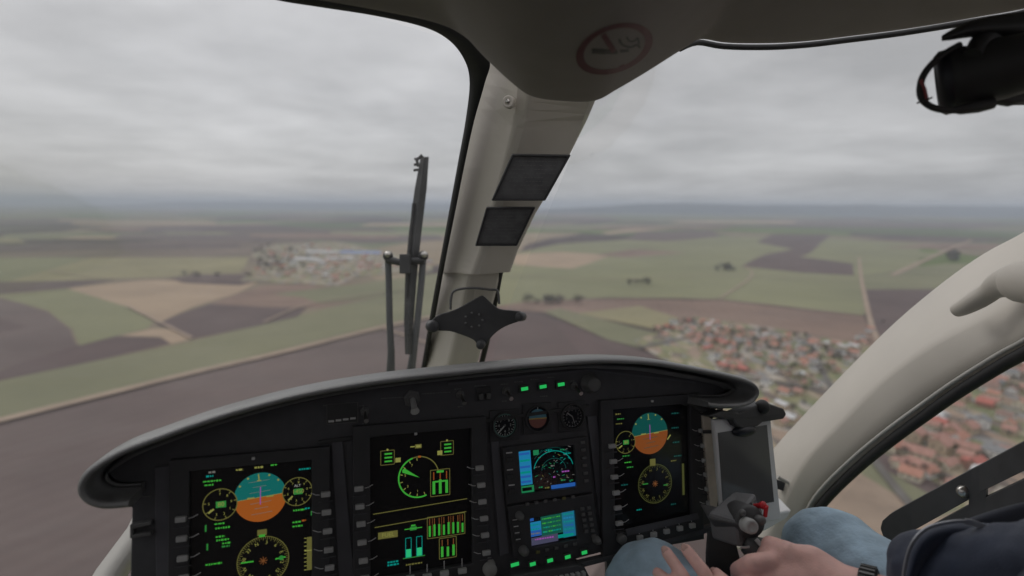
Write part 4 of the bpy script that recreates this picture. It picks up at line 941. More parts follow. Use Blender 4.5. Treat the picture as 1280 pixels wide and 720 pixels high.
# post trim cover: lighter face on the left, darker face towards the cabin, screw
rows = []
for (lx, ly), (kx, ky), (k2x, k2y), (rx, ry), d in [((606, 50), (652, 60), (668, 70), (752, 80), .77), ((603, 88), (648, 101), (662, 116), (746, 122), .80), ((591, 150), (642, 158), (655, 160), (734, 150), .84), ((578, 210), (628, 212), (640, 212), (706, 206), .88), ((566, 270), (612, 272), (624, 272), (669, 268), .925), ((557, 312), (600, 314), (610, 314), (648, 312), .96), ((552, 341), (589, 343), (599, 343), (638, 340), .985)]:
    rows.append([(lx, ly, d+.090), ((lx+kx)/2, (ly+ky)/2-1, d+.044), (kx, ky, d+.0), (k2x, k2y, d-.002), (rx, ry, d+.030), (rx-3, ry, d+.08), (lx+4, ly, d+.110)])
rows = [[r for r in q] for q in rows]
secs_ = []
for i in range(len(rows)-1):
    for t in (0, .25, .5, .75): secs_.append([tuple(a_*(1-t)+b_*t for a_, b_ in zip(p, q)) for p, q in zip(rows[i], rows[i+1])])
secs_.append(rows[-1])
mb = MB(); loft_px(mb, secs_, BEIGE, False); cover = mb.build('post_cover', cab, .004)
mb = MB(); c = P(635, 127, .812); ax = CV((-.35, -1, -.1)).normalized()
mb.lathe(c, ax, [(.009, -.008), (.009, 0), (.007, .001), (.006, .0005), (0, .0005)], BEIGE, 24); mb.lathe(c+ax*.001, ax, [(.0035, 0), (.0035, .0012), (0, .0012)], STEEL, 12); mb.build('screw', cover)
# window seal running down the left side of the post
sealp = cr([(200, -30, .60), (300, -14, .61), (345, 0, .62), (400, 9, .64), (470, 20, .67), (530, 34, .70), (562, 51, .73), (581, 76, .76), (587, 104, .79), (582, 150, .83), (573, 200, .87), (562, 260, .92), (551, 320, .97), (540, 380, 1.04), (530, 440, 1.12), (525, 470, 1.17), (516, 540, 1.26)], 5)
inner = cr([(200, -52, .60), (300, -34, .61), (350, -16, .62), (404, -3, .64), (474, 10, .67), (545, 23, .70), (590, 45, .72), (612, 75, .76), (606, 104, .79), (593, 150, .83), (582, 200, .87), (570, 260, .92), (558, 320, .97), (547, 380, 1.04), (536, 440, 1.12), (531, 470, 1.17), (522, 540, 1.26)], 5)
mb = MB(); loft_px(mb, [[(a_[0], a_[1], a_[2]+.045), (a_[0], a_[1], a_[2]+.05+.02), (b_[0], b_[1], b_[2]+.055), (b_[0], b_[1], b_[2]+.028)] for a_, b_ in zip(sealp, inner)], SEAL); mb.build('window_seal', cab)
# headliner: front edge follows the window tops, dome over the post, runs back over the camera
front = cr([(-500, -160, .42), (-200, -110, .50), (100, -60, .56), (300, -24, .60), (352, -8, .62), (410, 4, .635), (480, 16, .66), (548, 29, .68), (590, 48, .70), (620, 78, .71), (648, 104, .72), (668, 118, .725), (700, 123, .73), (740, 124, .73), (764, 112, .73), (800, 92, .73), (850, 62, .74), (872, 50, .76), (905, 55, .77), (960, 56, .77), (1010, 53, .77), (1060, 47, .765), (1130, 38, .75), (1215, 24, .72), (1290, 10, .68), (1400, -30, .62), (1600, -110, .55), (1900, -250, .45)], 4)
nb = 14; rowsR = []
back0 = CP(-.95, -.55, .42); back1 = CP(1.05, -.55, .42)
for j in range(nb+1):
    t = j/nb; row = []
    for i, (x, y, d) in enumerate(front):
        p0 = P(x, y, d); s = i/(len(front)-1); q = back0.lerp(back1, s)
        # sag: the dome sits low behind the post
        p = p0.lerp(q, t); c_ = ROT.transposed() @ (p-CAM)
        e = math.sin(math.pi*t)
        hump = math.exp(-((x-700)/150)**2)
        c_.z += .10*e*(1-hump*1.0)*(1-t)*1.2 - .0*hump
        if t < .35: c_.z -= hump*.035*math.sin(math.pi*t/.35); c_.y += hump*.0
        row.append(CAM+ROT @ c_)
    rowsR.append(row)
mb = MB(); n_ = len(front)
mb.add([p for r in rowsR for p in r], [(j*n_+i, j*n_+i+1, (j+1)*n_+i+1, (j+1)*n_+i) for j in range(nb) for i in range(n_-1)], HEAD, True)
roof = mb.build('headliner', cab)
sd_ = roof.modifiers.new('t', 'SOLIDIFY'); sd_.thickness = .02; sd_.offset = 0
ss = roof.modifiers.new('s', 'SUBSURF'); ss.levels = 1; ss.render_levels = 2
# dark edge strip of the right windscreen top
fr2 = cr([(850, 61, .765), (872, 53, .785), (905, 58, .795), (960, 59, .795), (1010, 56, .795), (1060, 50, .79), (1130, 41, .775), (1215, 27, .745), (1290, 13, .705), (1400, -27, .64)], 4)
mb = MB(); mb.tube([P(*p) for p in fr2], .004, SEAL, 8); mb.build('window_seal', cab)
# placard on the dome: red ring and slash over dark figures
REDM = mat('placard_red', (.085, .012, .022), .6); PBLK = mat('placard_black', (.03, .03, .03), .6)
bpy.context.view_layer.update()
dg = bpy.context.evaluated_depsgraph_get(); roof_e = roof.evaluated_get(dg)
def on_roof(px, py, off=.0015):
    o = CAM; d = (P(px, py, 1)-CAM).normalized(); iv = roof_e.matrix_world.inverted()
    ok, loc, nor, _ = roof_e.ray_cast(iv @ o, (iv.to_3x3() @ d))
    if not ok: return P(px, py, .7)
    return roof_e.matrix_world @ loc - d*off
def sticker(mb, pts, m, off=.0015):
    mb.add([on_roof(x, y, off) for x, y in pts], [list(range(len(pts)))], m)
def ell(k, r, n=48):
    t = 2*math.pi*k/n; u, v = 50*r*math.cos(t), 29.5*r*math.sin(t); a = rad(-20)
    return (768+u*math.cos(a)-v*math.sin(a), 61+u*math.sin(a)+v*math.cos(a))
mb = MB()
for k in range(48): sticker(mb, [ell(k, 1), ell(k+1, 1), ell(k+1, .80), ell(k, .80)], REDM)
def stroke(pts, w_, m, off=.002):
    for (x0, y0), (x1, y1) in zip(pts, pts[1:]):
        L = math.hypot(x1-x0, y1-y0); nx, ny = -(y1-y0)/L*w_/2, (x1-x0)/L*w_/2
        sticker(mb, [(x0+nx, y0+ny), (x1+nx, y1+ny), (x1-nx, y1-ny), (x0-nx, y0-ny)], m, off)
stroke([(740, 64), (756, 65)], 6, PBLK); stroke([(756, 65), (772, 65)], 5, PBLK); stroke([(775, 64), (786, 63)], 4, PBLK)
stroke(cr([(774, 49), (778, 56), (788, 59), (796, 56), (800, 60)], 4), 3, PBLK); stroke(cr([(783, 46), (788, 52), (795, 50), (797, 47), (799, 55)], 4), 2.6, PBLK)
stroke([(754, 43), (766, 62), (778, 84)], 7, REDM, .0026)
o = mb.build('no_smoking_placard', cab); o['label'] = 'red ringed no smoking symbol on the dark headliner dome'

# right windscreen post: outer edge, crease, inner edge
outer = [(1420, 215, .78), (1340, 252, .86), (1280, 290, .93), (1230, 317, .98), (1180, 352, 1.03), (1120, 402, 1.09), (1060, 461, 1.15), (1000, 524, 1.20), (968, 560, 1.23), (930, 610, 1.26), (890, 670, 1.3)]
crease = [(1420, 285, .62), (1340, 330, .70), (1285, 362, .76), (1256, 382, .80), (1187, 418, .855), (1145, 443, .90), (1100, 478, .955), (1052, 527, 1.015), (1010, 572, 1.06), (985, 618, 1.09), (950, 690, 1.12)]
inner_ = [(1420, 360, .58), (1340, 400, .67), (1285, 434, .73), (1255, 450, .77), (1200, 484, .83), (1160, 512, .88), (1115, 545, .93), (1070, 582, .99), (1030, 622, 1.04), (1010, 655, 1.07), (980, 720, 1.1)]
mb = MB(); secs_ = []
for a_, c_, i_ in zip(cr(outer, 4), cr(crease, 4), cr(inner_, 4)):
    pa, pc, pi = P(*a_), P(*c_), P(*i_); out_ = (P(*a_)-P(*i_)).cross(CV((-.3, .9, .2))).normalized()
    m1 = pa.lerp(pc, .5)+CV((-.012, -.012, 0)); m2 = pc.lerp(pi, .5)+CV((.004, .004, 0))
    bk = CV((.05, .05, -.005)); secs_.append([pa, pa.lerp(pc, .06)+CV((-.006, -.006, .0)), m1, pc.lerp(pa, .08), pc.lerp(pi, .08), m2, pi, pi+bk, pa+bk])
mb.loft(secs_, BEIGE, True, True, True); mb.build('windscreen_post', cab, 0)
mb = MB(); mb.tube([P(x, y, d-.002) for x, y, d in cr([(a_[0]+6, a_[1]+7, a_[2]-.006) for a_ in outer], 4)], .0022, mat('trim_groove', (.12, .11, .10), .7), 6); mb.build('trim_groove', cab)
mb = MB(); mb.tube([P(x, y+5, d) for x, y, d in cr(inner_, 4)], .0085, SEAL, 10); mb.build('door_window_seal', cab)
mb = MB(); mb.tube([P(x-6, y-8, d) for x, y, d in cr(inner_, 4)], .003, BEIGE2, 8); mb.build('trim_bead', cab)
mb = MB(); mb.tube([P(972, 596, 1.1), P(990, 606, 1.1), P(1003, 613, 1.09)], .0035, BEIGE2, 8); mb.box(P(980, 608, 1.11), CV((.018, 0, -.006)), CV((0, .003, 0)), CV((.003, 0, .008)), PANEL); mb.build('trim_fastener', cab)
# blurred grab handle on the post, close to the camera
mb = MB(); hd = cr([(1196, 388, .83), (1210, 381, .81), (1232, 368, .79), (1250, 356, .765), (1270, 352, .745), (1300, 354, .70), (1360, 362, .63)], 5)
mb.tube([P(*p) for p in hd], [.010+.004*min(1, i/8)+.014*max(0, min(1, (i-12)/10)) for i in range(len(hd))], BEIGE, 16); t = thing('grab_handle', P(1250, 360, .38), 'blurred pale grab handle in front of the right windscreen post', 'handle'); mb.build('grip', t)
mb = MB(); mb.tube([P(1340, 358, .65), P(1380, 330, .68), P(1420, 310, .70)], .016, BEIGE, 12); mb.build('bracket', t)
# nose frame at lower left
mb = MB(); mb.loft([[P(x-14, y, d), P(x+16, y-6, d-.01), P(x+30, y, d+.03), P(x-8, y+6, d+.04)] for x, y, d in [(198, 610, 1.0), (173, 660, .95), (134, 712, .9), (100, 770, .85), (60, 840, .8)]], BEIGE2, True, True, True); mb.build('nose_frame', cab)
# unseen, put in to darken the cabin: lower door, floor, rear wall and left door sill
def quad(nm, pts, th, m):
    mb = MB(); a_, b_, c_ = pts[0], pts[1], pts[2]; n_ = (b_-a_).cross(c_-a_).normalized()*th; mb.prism(pts, n_, m); return mb.build(nm, cab)
quad('unseen_floor', [CP(-1.0, -.9, -1.0), CP(1.4, -.9, -1.0), CP(.95, .75, -1.0), CP(-1.15, .45, -1.0)], .02, PANEL)
quad('unseen_rear_wall', [CP(-1.0, -.6, -1.0), CP(1.2, -.6, -1.0), CP(1.2, -.6, .16), CP(-1.0, -.6, .16)], .02, HEAD)  # unseen; stops low so light from behind reaches the panel
quad('unseen_door_panel', [CP(.80, .62, -1.0), CP(.80, .62, -.50), CP(1.1, -.6, -.30), CP(1.1, -.6, -1.0)], .02, PANEL)
quad('unseen_left_door_panel', [CP(-1.0, .30, -1.0), CP(-1.0, .30, -.45), CP(-1.0, -.6, -.40), CP(-1.0, -.6, -1.0)], .02, PANEL)
# windscreens and side window panes
def pane(nm, rows_, label):
    R_ = [[P(*p) for p in cr(r, 4)] for r in rows_]; R2 = []
    cols_ = list(zip(*R_)); cc = [cr([tuple(v) for v in c_], 4) for c_ in cols_]
    n_ = len(cc[0]); mb = MB(); mb.add([Vector(c_[j]) for j in range(n_) for c_ in cc], [(j*len(cc)+i, j*len(cc)+i+1, (j+1)*len(cc)+i+1, (j+1)*len(cc)+i) for j in range(n_-1) for i in range(len(cc)-1)], GLASS, True)
    o = mb.build(nm, cab); o['label'] = label
pane('windscreen', [[(-420, -140, .52), (60, -60, .60), (400, 4, .70), (596, 60, .80)], [(-420, 180, .70), (60, 200, .80), (400, 210, .92), (576, 215, .95)], [(-420, 420, .9), (60, 430, 1.05), (380, 440, 1.18), (532, 450, 1.22)], [(-420, 800, 1.0), (60, 780, 1.15), (380, 650, 1.35), (520, 560, 1.42)]], 'clear left windscreen pane')
pane('windscreen', [[(740, 118, .80), (880, 52, .84), (1120, 38, .82), (1420, -40, .72)], [(700, 230, .97), (850, 230, 1.02), (1120, 180, .98), (1400, 120, .82)], [(630, 400, 1.16), (800, 400, 1.22), (1050, 380, 1.2), (1290, 300, .97)], [(590, 560, 1.4), (720, 560, 1.42), (840, 600, 1.4), (975, 570, 1.27)]], 'clear right windscreen pane')
pane('door_window', [[(1015, 665, 1.09), (1120, 552, .95), (1260, 455, .79), (1430, 360, .60)], [(1015, 700, 1.08), (1140, 640, .92), (1290, 580, .76), (1450, 520, .60)], [(1010, 830, 1.05), (1150, 800, .9), (1300, 780, .74), (1460, 760, .60)]], 'clear side window pane in the right door')

# dark door rail with slot
t = thing('door_rail', P(1190, 640, .80), 'black slotted metal rail with a round bolt across the side window', 'rail')
dr = lambda x: .91-(x-1110)*.00115
ol = cr([(1300, 540), (1200, 592), (1140, 625), (1108, 645), (1100, 657), (1104, 672), (1120, 688), (1136, 697), (1156, 688), (1300, 612)], 3)[:]
def rail(pts, th=.012, off=0): return [P(x, y, dr(x)+off) for x, y in pts]
mb = MB()
def band(top_, bot_):
    mb.loft([[P(*a_, dr(a_[0])), P(*b_, dr(b_[0])), P(*b_, dr(b_[0]))+CV((.012, .010, 0)), P(*a_, dr(a_[0]))+CV((.012, .010, 0))] for a_, b_ in zip(top_, bot_)], BLACK, True, True, False)
band([(1101, 658), (1103, 651), (1112, 643), (1124, 636), (1139, 628)], [(1101, 662), (1106, 676), (1116, 686), (1127, 694), (1139, 700)])
band([(1139, 628), (1214, 587), (1224, 582), (1300, 541), (1420, 470)], [(1139, 665), (1214, 623), (1224, 616), (1300, 579), (1420, 508)])
band([(1139, 671), (1212, 631), (1232, 622), (1300, 590), (1420, 520)], [(1139, 700), (1212, 680), (1232, 672), (1300, 650), (1420, 600)])
band([(1211, 622), (1232, 611)], [(1211, 634), (1232, 624)])
mb.build('bar', t, .0015)
mb = MB(); ax = CV((-.35, -1, .1)).normalized(); c = P(1204, 614, dr(1204))
mb.lathe(c, ax, [(.0085, -.002), (.0088, .004), (.0075, .007), (.0, .0085)], STEEL, 18); mb.build('bolt', t)

# ------------------------------------------------------------------ wiper outside the left windscreen
t = thing('windscreen_wiper', P(512, 460, 1.36), 'black windscreen wiper standing upright outside the glass left of the centre post', 'wiper')
D = 1.30
mb = MB(); bl = [(531, 196, D), (526, 235, D), (519, 290, D), (514, 340, D), (511, 400, D), (510, 443, D)]
mb.loft([[P(x-w_, y, d), P(x, y, d-.012), P(x+w_, y, d), P(x, y, d+.012)] for (x, y, d), w_ in zip(bl, (5.5, 8, 8.5, 8, 6.5, 4))], BLACK, True, True, False); mb.build('blade', t, .002)
mb = MB(); mb.tube([P(517, 254, D-.008), P(513, 300, D-.008), P(509, 372, D-.008)], .0035, SEAL, 8); mb.build('blade_spring', t)
mb = MB(); mb.tube([P(523, 208, D-.02), P(521, 200, D-.02), P(528, 194, D-.02)], .004, BLACK, 8)
for k in range(3): mb.tube([P(524-k*.5, 198+k*7, D-.01), P(518-k*.5, 199+k*7, D-.01)], .003, BLACK, 6)
mb.build('blade_clip', t)
for pts, nm in [([(485, 322, D), (486, 350, D), (487, 400, D), (489, 440, D+.01), (488, 475, D+.03), (488, 520, D+.08)], 'arm'), ([(529, 322, D), (527, 350, D), (522, 400, D), (517, 440, D+.01), (512, 475, D+.03), (510, 520, D+.08)], 'arm')]:
    mb = MB(); mb.tube([P(*p) for p in pts], [.0078, .0078, .0078, .0085, .0115, .012], mat('arm_grey', (.08, .083, .09), .45, noise_amt=.1), 10); mb.ball(P(pts[0][0], 320, D-.01), .012, BLACK, n=12); mb.build(nm, t)
mb = MB(); mb.tube([P(483, 324, D-.01), P(500, 328, D-.01), P(531, 325, D-.01)], [.009, .008, .009], BLACK, 10); mb.box(P(507, 330, D-.02), CV((.012, 0, 0)), CV((0, .012, 0)), CV((0, 0, .022)), BLACK); mb.build('cross_link', t, .002)
for x in (485, 530):
    mb = MB(); mb.lathe(P(x, 318, D-.018), CV((0, -1, .6)), [(.007, -.004), (.008, .002), (.005, .006), (0, .007)], STEEL, 12); mb.build('pivot_bolt', t)

# ------------------------------------------------------------------ phone clamp on the post
t = thing('phone_clamp', P(592, 420, 1.0), 'black four-armed phone clamp fixed low on the centre post', 'phone holder')
D = .99
x_ = [(547, 394), (566, 388), (582, 380), (598, 371), (604, 370), (612, 377), (624, 386), (640, 388), (652, 390), (654, 398), (648, 402), (634, 407), (622, 414), (612, 424), (606, 433), (598, 433), (592, 425), (578, 419), (562, 414), (546, 413), (538, 404)]
mb = MB(); mb.prism([P(x, y, D) for x, y in [p[:2] for p in cr(x_, 3, True)]], CV((0, .010, 0)), BLACK); mb.build('plate', t, .002)
for (x, y, r, dx) in [(541, 408, .0105, 1), (650, 396, .008, -1), (601, 431, .008, 0)]:
    mb = MB(); mb.lathe(P(x, y, D-.014), CV((dx*.4, -1, 0)), [(r*.8, -.016), (r, -.012), (r, .004), (r*.7, .008), (0, .008)], BEZEL, 16); mb.build('finger', t)
mb = MB(); mb.ball(P(597, 404, D+.03), .017, BLACK, n=14); mb.tube([P(597, 404, D+.02), P(594, 402, D+.075)], .010, BLACK, 12); mb.build('ball_joint', t)
mb = MB(); mb.tube([P(*p, D-.001) for p in cr([(563, 387), (564, 372), (569, 363), (590, 360), (612, 362), (622, 364), (624, 380)], 4)], .0022, mat('wire_grey', (.10, .10, .10), .4), 8)
mb.build('retaining_wire', t)
mb = MB()
for k in range(7):
    a_ = k*.9; mb.lathe(P(592+11*math.cos(a_), 400+9*math.sin(a_), D-.001), CV((0, -1, 0)), [(.0022, 0), (.0022, .0022), (0, .0022)], KNOBM, 8)
mb.build('rivets', t)

# ------------------------------------------------------------------ card frames on the post cover
def card(q, d, nm, label):
    t = thing('card_holder', P(q[0][0]/2+q[2][0]/2, q[0][1]/2+q[2][1]/2, d[0]), label, 'card holder', None)
    Pq = [P(x, y, dd) for (x, y), dd in zip(q, d)]; c = sum(Pq, Vector())/4; n_ = (Pq[1]-Pq[0]).cross(Pq[3]-Pq[0]).normalized()
    if n_.dot(CAM-c) < 0: n_ = -n_
    In = [c+(p-c)*.90 for p in Pq]
    mb = MB(); mb.ring(Pq, In, n_*.008, BLACK); mb.build('frame', t, .0015)
    mb = MB(); mb.prism([c+(p-c)*.93 for p in Pq], n_*.004, mat('card_face', (.13, .13, .134), .6, noise_amt=.2, nscale=70)); cf = mb.build('card', t)
    mb = MB()
    E1 = In[1]-In[0]; E3 = In[3]-In[0]
    for r in range(9):
        for k in range(14):
            if rt.random() < .25: continue
            u0 = .06+k*.063; v0 = .1+r*.095
            a_ = In[0]+E1*u0+E3*v0+n_*.0046; mb.add([a_, a_+E1*.045, a_+E1*.045+E3*.02, a_+E3*.02], [(0, 1, 2, 3)], mat('card_print', (.17, .17, .17), .7))
    mb.build('faint_print', cf)
    mb = MB(); mb.prism([c+(p-c)*.7-n_*.012 for p in Pq], n_*.014, BLACK); mb.build('backing', t)
card([(640, 192), (713, 193), (681, 250), (614, 250)], (.845, .850, .872, .866), 'a', 'larger black framed card holder, upper of the two on the centre post')
card([(608, 258), (669, 258), (646, 306), (594, 306)], (.898, .90, .925, .922), 'b', 'smaller black framed card holder, lower of the two on the centre post')

# ------------------------------------------------------------------ headset hanging upper right
t = thing('headset', P(1225, 30, .58), 'black headset with curved boom hanging from the ceiling at upper right', 'headset')
D = .58
def PX(pts, r, m, nm, n=12, smooth=True):
    mb = MB(); mb.tube([P(*p) for p in pts], r, m, n); return mb.build(nm, t)
HB = mat('headset_black', (.022, .022, .023), .6, noise_amt=.15)
mb = MB(); ax = CV((-.8, .6, -.10)).normalized(); c = P(1223, 93, D)
mb.lathe(c, ax, [(.018, -.052), (.028, -.045), (.031, -.02), (.031, .006), (.033, .012), (.034, .020), (.030, .028), (.020, .030), (0, .028)], HB, 28); mb.build('ear_cup', t)
mb = MB(); mb.lathe(c+ax*.018, ax, [(.029, 0), (.0335, .004), (.0335, .012), (.029, .017), (.02, .016), (.02, 0)], mat('ear_cushion', (.010, .010, .016), .5), 28); mb.build('ear_cushion', t)
mb = MB(); mb.ball(P(1290, 92, D+.02), .045, HB, (1.2, 1, .72), 16); mb.build('ear_cup', t)
mb = MB(); mb.loft([[P(x, y-h, D), P(x, y, D-.03), P(x, y+h, D), P(x, y, D+.03)] for x, y, h in [(1177, 48, 5), (1188, 44, 10), (1205, 38, 14), (1225, 34, 18), (1260, 32, 24), (1320, 30, 30)]], HB, True, True, True); o = mb.build('head_pad', t); z_ = o.modifiers.new('s', 'SUBSURF'); z_.levels = 2; z_.render_levels = 2
boom = cr([(1200, 56), (1182, 66), (1165, 80), (1153, 97), (1150, 115), (1155, 127), (1168, 135), (1188, 138), (1215, 137)], 4)
PX([(x, y, D-.01) for x, y in boom], .0033, HB, 'boom')
PX([(1190, 137, D-.01), (1200, 137, D-.01), (1222, 133, D-.01), (1240, 129, D-.01)], [.003, .005, .0065, .006], HB, 'microphone')
PX([(1238, 122, D), (1260, 126, D), (1276, 122, D)], .006, HB, 'cable_joint')
PX([(1151, 100, D-.013), (1156, 112, D-.014), (1159, 126, D-.013)], .0016, mat('red_wire', (.25, .04, .05), .5), 'wire', 8)
PX([(1146, 129, D-.014), (1155, 126, D-.016), (1165, 122, D-.014)], .0009, HB, 'cable_tie', 6)
PX([(1215, 70, D-.02), (1225, 55, D-.01), (1240, 40, D)], [.008, .01, .012], HB, 'yoke')

# ------------------------------------------------------------------ tablet with clamp
t = thing('tablet', P(935, 640, .93), 'white framed tablet with a dark screen standing upright right of the instrument panel', 'tablet')
def pl(x, y): return P(x, y, .90+(x-930)*.0009+(y-580)*-.0002)
tc4 = [(892, 524), (963, 515), (977, 650), (905, 664)]; sc4 = [(897, 541), (958, 531), (967, 627), (904, 638)]
Pq = [pl(*p) for p in tc4]; nT = (Pq[1]-Pq[0]).cross(Pq[3]-Pq[0]).normalized(); nT = nT if nT.dot(CAM-Pq[0]) > 0 else -nT
mb = MB(); mb.prism([p-nT*.008 for p in Pq], nT*.008, WHITE); mb.build('body', t, .003)
mb = MB(); mb.prism([pl(*p)+nT*.0002 for p in sc4], nT*.0008, mat('tablet_screen', (.095, .095, .095), .15)); mb.build('screen', t)
t = thing('tablet_clamp', P(935, 500, .90), 'black wing shaped clamp gripping the top edge of the white tablet', 'clamp')
mb = MB(); q = [(880, 519), (896, 512), (916, 515), (930, 508), (950, 502), (972, 510), (976, 517), (972, 523), (946, 527), (940, 532), (924, 537), (912, 531), (908, 524), (893, 522)]
mb.prism([pl(x, y)+nT*.012 for x, y in q], -nT*.028, BLACK); mb.build('jaw', t, .003)
mb = MB(); mb.ball(pl(945, 508)+nT*.012, .012, HB, n=14); mb.build('knob', t)
mb = MB(); mb.ball(pl(926, 538)+nT*.006, .018, mat('pad_dark', (.012, .014, .02), .4), (1.3, .5, .5), 14, (RW, NW, UW)); mb.build('pad', t)
mb = MB(); mb.tube([pl(905, 520)-nT*.02, pl(890, 505)-nT*.04, pl(870, 500)-nT*.06], .008, BLACK, 10); mb.build('arm', t)
# white shelf under the tablet and brushed strip beside the panel
t = thing('side_tray', P(950, 660, .93), 'pale plastic tray under the white tablet', 'tray')
mb = MB(); mb.prism([P(x, y, .95+(x-930)*.0005) for x, y in [(908, 664), (975, 640), (990, 638), (984, 648), (956, 664), (920, 676)]], CV((0, .05, 0.006)), WHITE); mb.build('tray', t, .003)
t = thing('metal_strip', P(884, 600, .93), 'brushed metal strip standing between the right display and the tablet', 'strip')
mb = MB(); mb.prism([P(x, y, .905) for x, y in [(877, 508), (889, 508), (891, 545), (898, 625), (896, 634), (888, 636), (884, 590), (880, 545)]], CV((0, .012, 0)), mat('brushed_strip', (.66, .59, .50), .45, metal=.15, noise_amt=.15, nscale=30)); mb.build('strip', t, .001)
mb = MB(); mb.prism([P(x, y, .902) for x, y in [(879, 538), (891, 538), (891.5, 542), (879.5, 542)]], CV((0, .003, 0)), BLACK); mb.build('clip', t)
mb = MB(); mb.box(P(900, 560, 1.0), CV((.004, 0, 0)), CV((0, .004, 0)), CV((0, 0, .10)), BLACK); mb.build('back_rail', t)

# ------------------------------------------------------------------ control stick
t = thing('control_stick', P(905, 760, .80), 'black control stick with boxy head, pale trim knob and red button', 'control stick')
D = .76
GB = mat('grip_black', (.05, .05, .052), .5, noise_amt=.15, bump=.2, bscale=900); GB2 = mat('head_grey', (.13, .13, .135), .5, noise_amt=.12, bump=.2, bscale=900)
# boxy head: top face lighter and slanting away, front face below
tp = [P(917, 613, D+.05), P(946, 616, D+.03), P(922, 651, D-.02), P(884, 640, D+.005)]
dnv = CV((.004, -.004, -.036)); mb = MB(); mb.prism(tp, dnv, GB2); mb.build('head', t, .005)
mb = MB(); mb.prism([P(884, 646, D+.0), P(926, 655, D-.024), P(934, 676, D-.02), P(921, 680, D-.02), P(898, 668, D-.0)], CV((.006, .05, 0)), GB); mb.build('lower_head', t, .003)
mb = MB(); mb.lathe(P(936, 652, D-.012), CV((.15, -1, .15)), [(.021, -.03), (.022, .0), (.019, .006), (.0, .007)], GB, 24); mb.build('switch_housing', t)
mb = MB(); kx = CV((.1, -1, .2)).normalized(); c = P(936, 657, D-.03)
mb.lathe(c, kx, [(.0095, -.008), (.0098, .004), (.0088, .008), (.0055, .0095), (.005, .0085), (0, .0085)], mat('pale_trim_knob', (.42, .42, .41), .4, noise_amt=.08), 24); mb.build('trim_knob', t)
mb = MB(); mb.lathe(P(950, 650, D-.02), CV((.3, -1, .2)), [(.006, -.012), (.006, .004), (.004, .007), (0, .007)], KNOBM, 14); mb.build('round_switch', t)
mb = MB(); mb.ball(P(928, 641, D-.022), .0048, KNOBM, n=10); mb.build('small_switch', t)
mb = MB(); c = P(951, 632, D-.004); mb.lathe(c, CV((.5, -1, .5)), [(.0035, -.012), (.0035, .0), (.0052, .002), (.0052, .006), (.003, .0075), (0, .0075)], RED, 16); mb.box(c+CV((.003, -.008, -.005)), CV((.0025, 0, .001)), CV((0, .0022, 0)), CV((0.001, 0, .0075)), RED); mb.build('red_button', t, .001)
mb = MB(); mb.tube([P(938, 640, D+.01), P(946, 634, D+.005)], .009, GB, 14); mb.build('button_stem', t)
# grip curving down to the right into the hand, and the column behind
gp = [(932, 664, D-.004), (940, 680, D-.014), (952, 694, D-.022), (962, 708, D-.02), (955, 730, D), (935, 760, D+.03), (915, 800, D+.06)]
mb = MB(); mb.tube([Vector(p) for p in cr([tuple(P(*p)) for p in gp], 4)], [.012]*4+[.017]*8+[.019]*4+[.018]*9, GB, 20); mb.build('grip', t)
mb = MB(); mb.loft([[P(x-w_, y, d), P(x+w_, y-3, d-.01), P(x+w_, y, d+.03), P(x-w_, y, d+.035)] for x, y, w_, d in [(900, 664, 16, D+.02), (902, 690, 20, D+.02), (906, 720, 24, D+.02), (910, 770, 28, D+.02), (912, 900, 30, D+.02)]], mat('column_black', (.045, .043, .042), .6, noise_amt=.1), True, True, False); mb.build('column', t, .003)
mb = MB(); mb.box(P(931, 684, D-.034), CV((.006, 0, .0005)), CV((0, .0008, 0)), CV((0, 0, .0011)), GREY); mb.build('grip_legend', t)
mb = MB(); mb.tube([P(945, 674, D-.03), P(957, 688, D-.04), P(966, 700, D-.038)], .0028, GREY, 8); mb.ball(P(966, 700, D-.036), .0075, KNOBM, n=12); mb.build('side_switch', t)

# ------------------------------------------------------------------ the person on the right seat
per = thing('person', CP(.55, .39, -.60), 'seated person in blue jeans and navy zip jacket holding the control stick with one hand', 'person')
def C(x, y, z): return CP(x, y, z)
sk = MB()
def cap(a_, b_, ra, rb): sk.capsule(a_, b_, ra, rb, SKIN)
# right hand closing on the grip: px positions with depth
wr = P(1052, 736, .66); pb = P(1012, 712, .69); 
cap(P(1180, 790, .60), wr, .040, .028)
cap(wr, pb, .027, .029)
# back of the hand / metacarpal mass
cap(pb, P(968, 700, .715), .029, .022); cap(P(1020, 722, .68), P(965, 722, .70), .026, .022)
# thumb along the top of the grip
cap(P(1015, 703, .685), P(985, 692, .695), .019, .0135); cap(P(985, 690, .695), P(962, 680, .72), .0130, .0105)
# index finger curled around the front, others below
cap(P(975, 702, .70), P(940, 704, .692), .0135, .0115); cap(P(940, 704, .692), P(922, 712, .715), .0115, .0095); cap(P(922, 712, .715), P(921, 722, .745), .0095, .008)
cap(P(975, 722, .70), P(938, 728, .695), .013, .0115); cap(P(938, 728, .695), P(922, 738, .725), .0115, .0095)
cap(P(985, 742, .70), P(945, 750, .70), .012, .0105); cap(P(945, 750, .70), P(930, 758, .73), .0105, .009)
cap(P(990, 758, .70), P(955, 768, .705), .0105, .0095); cap(P(955, 768, .705), P(942, 776, .735), .0095, .008)
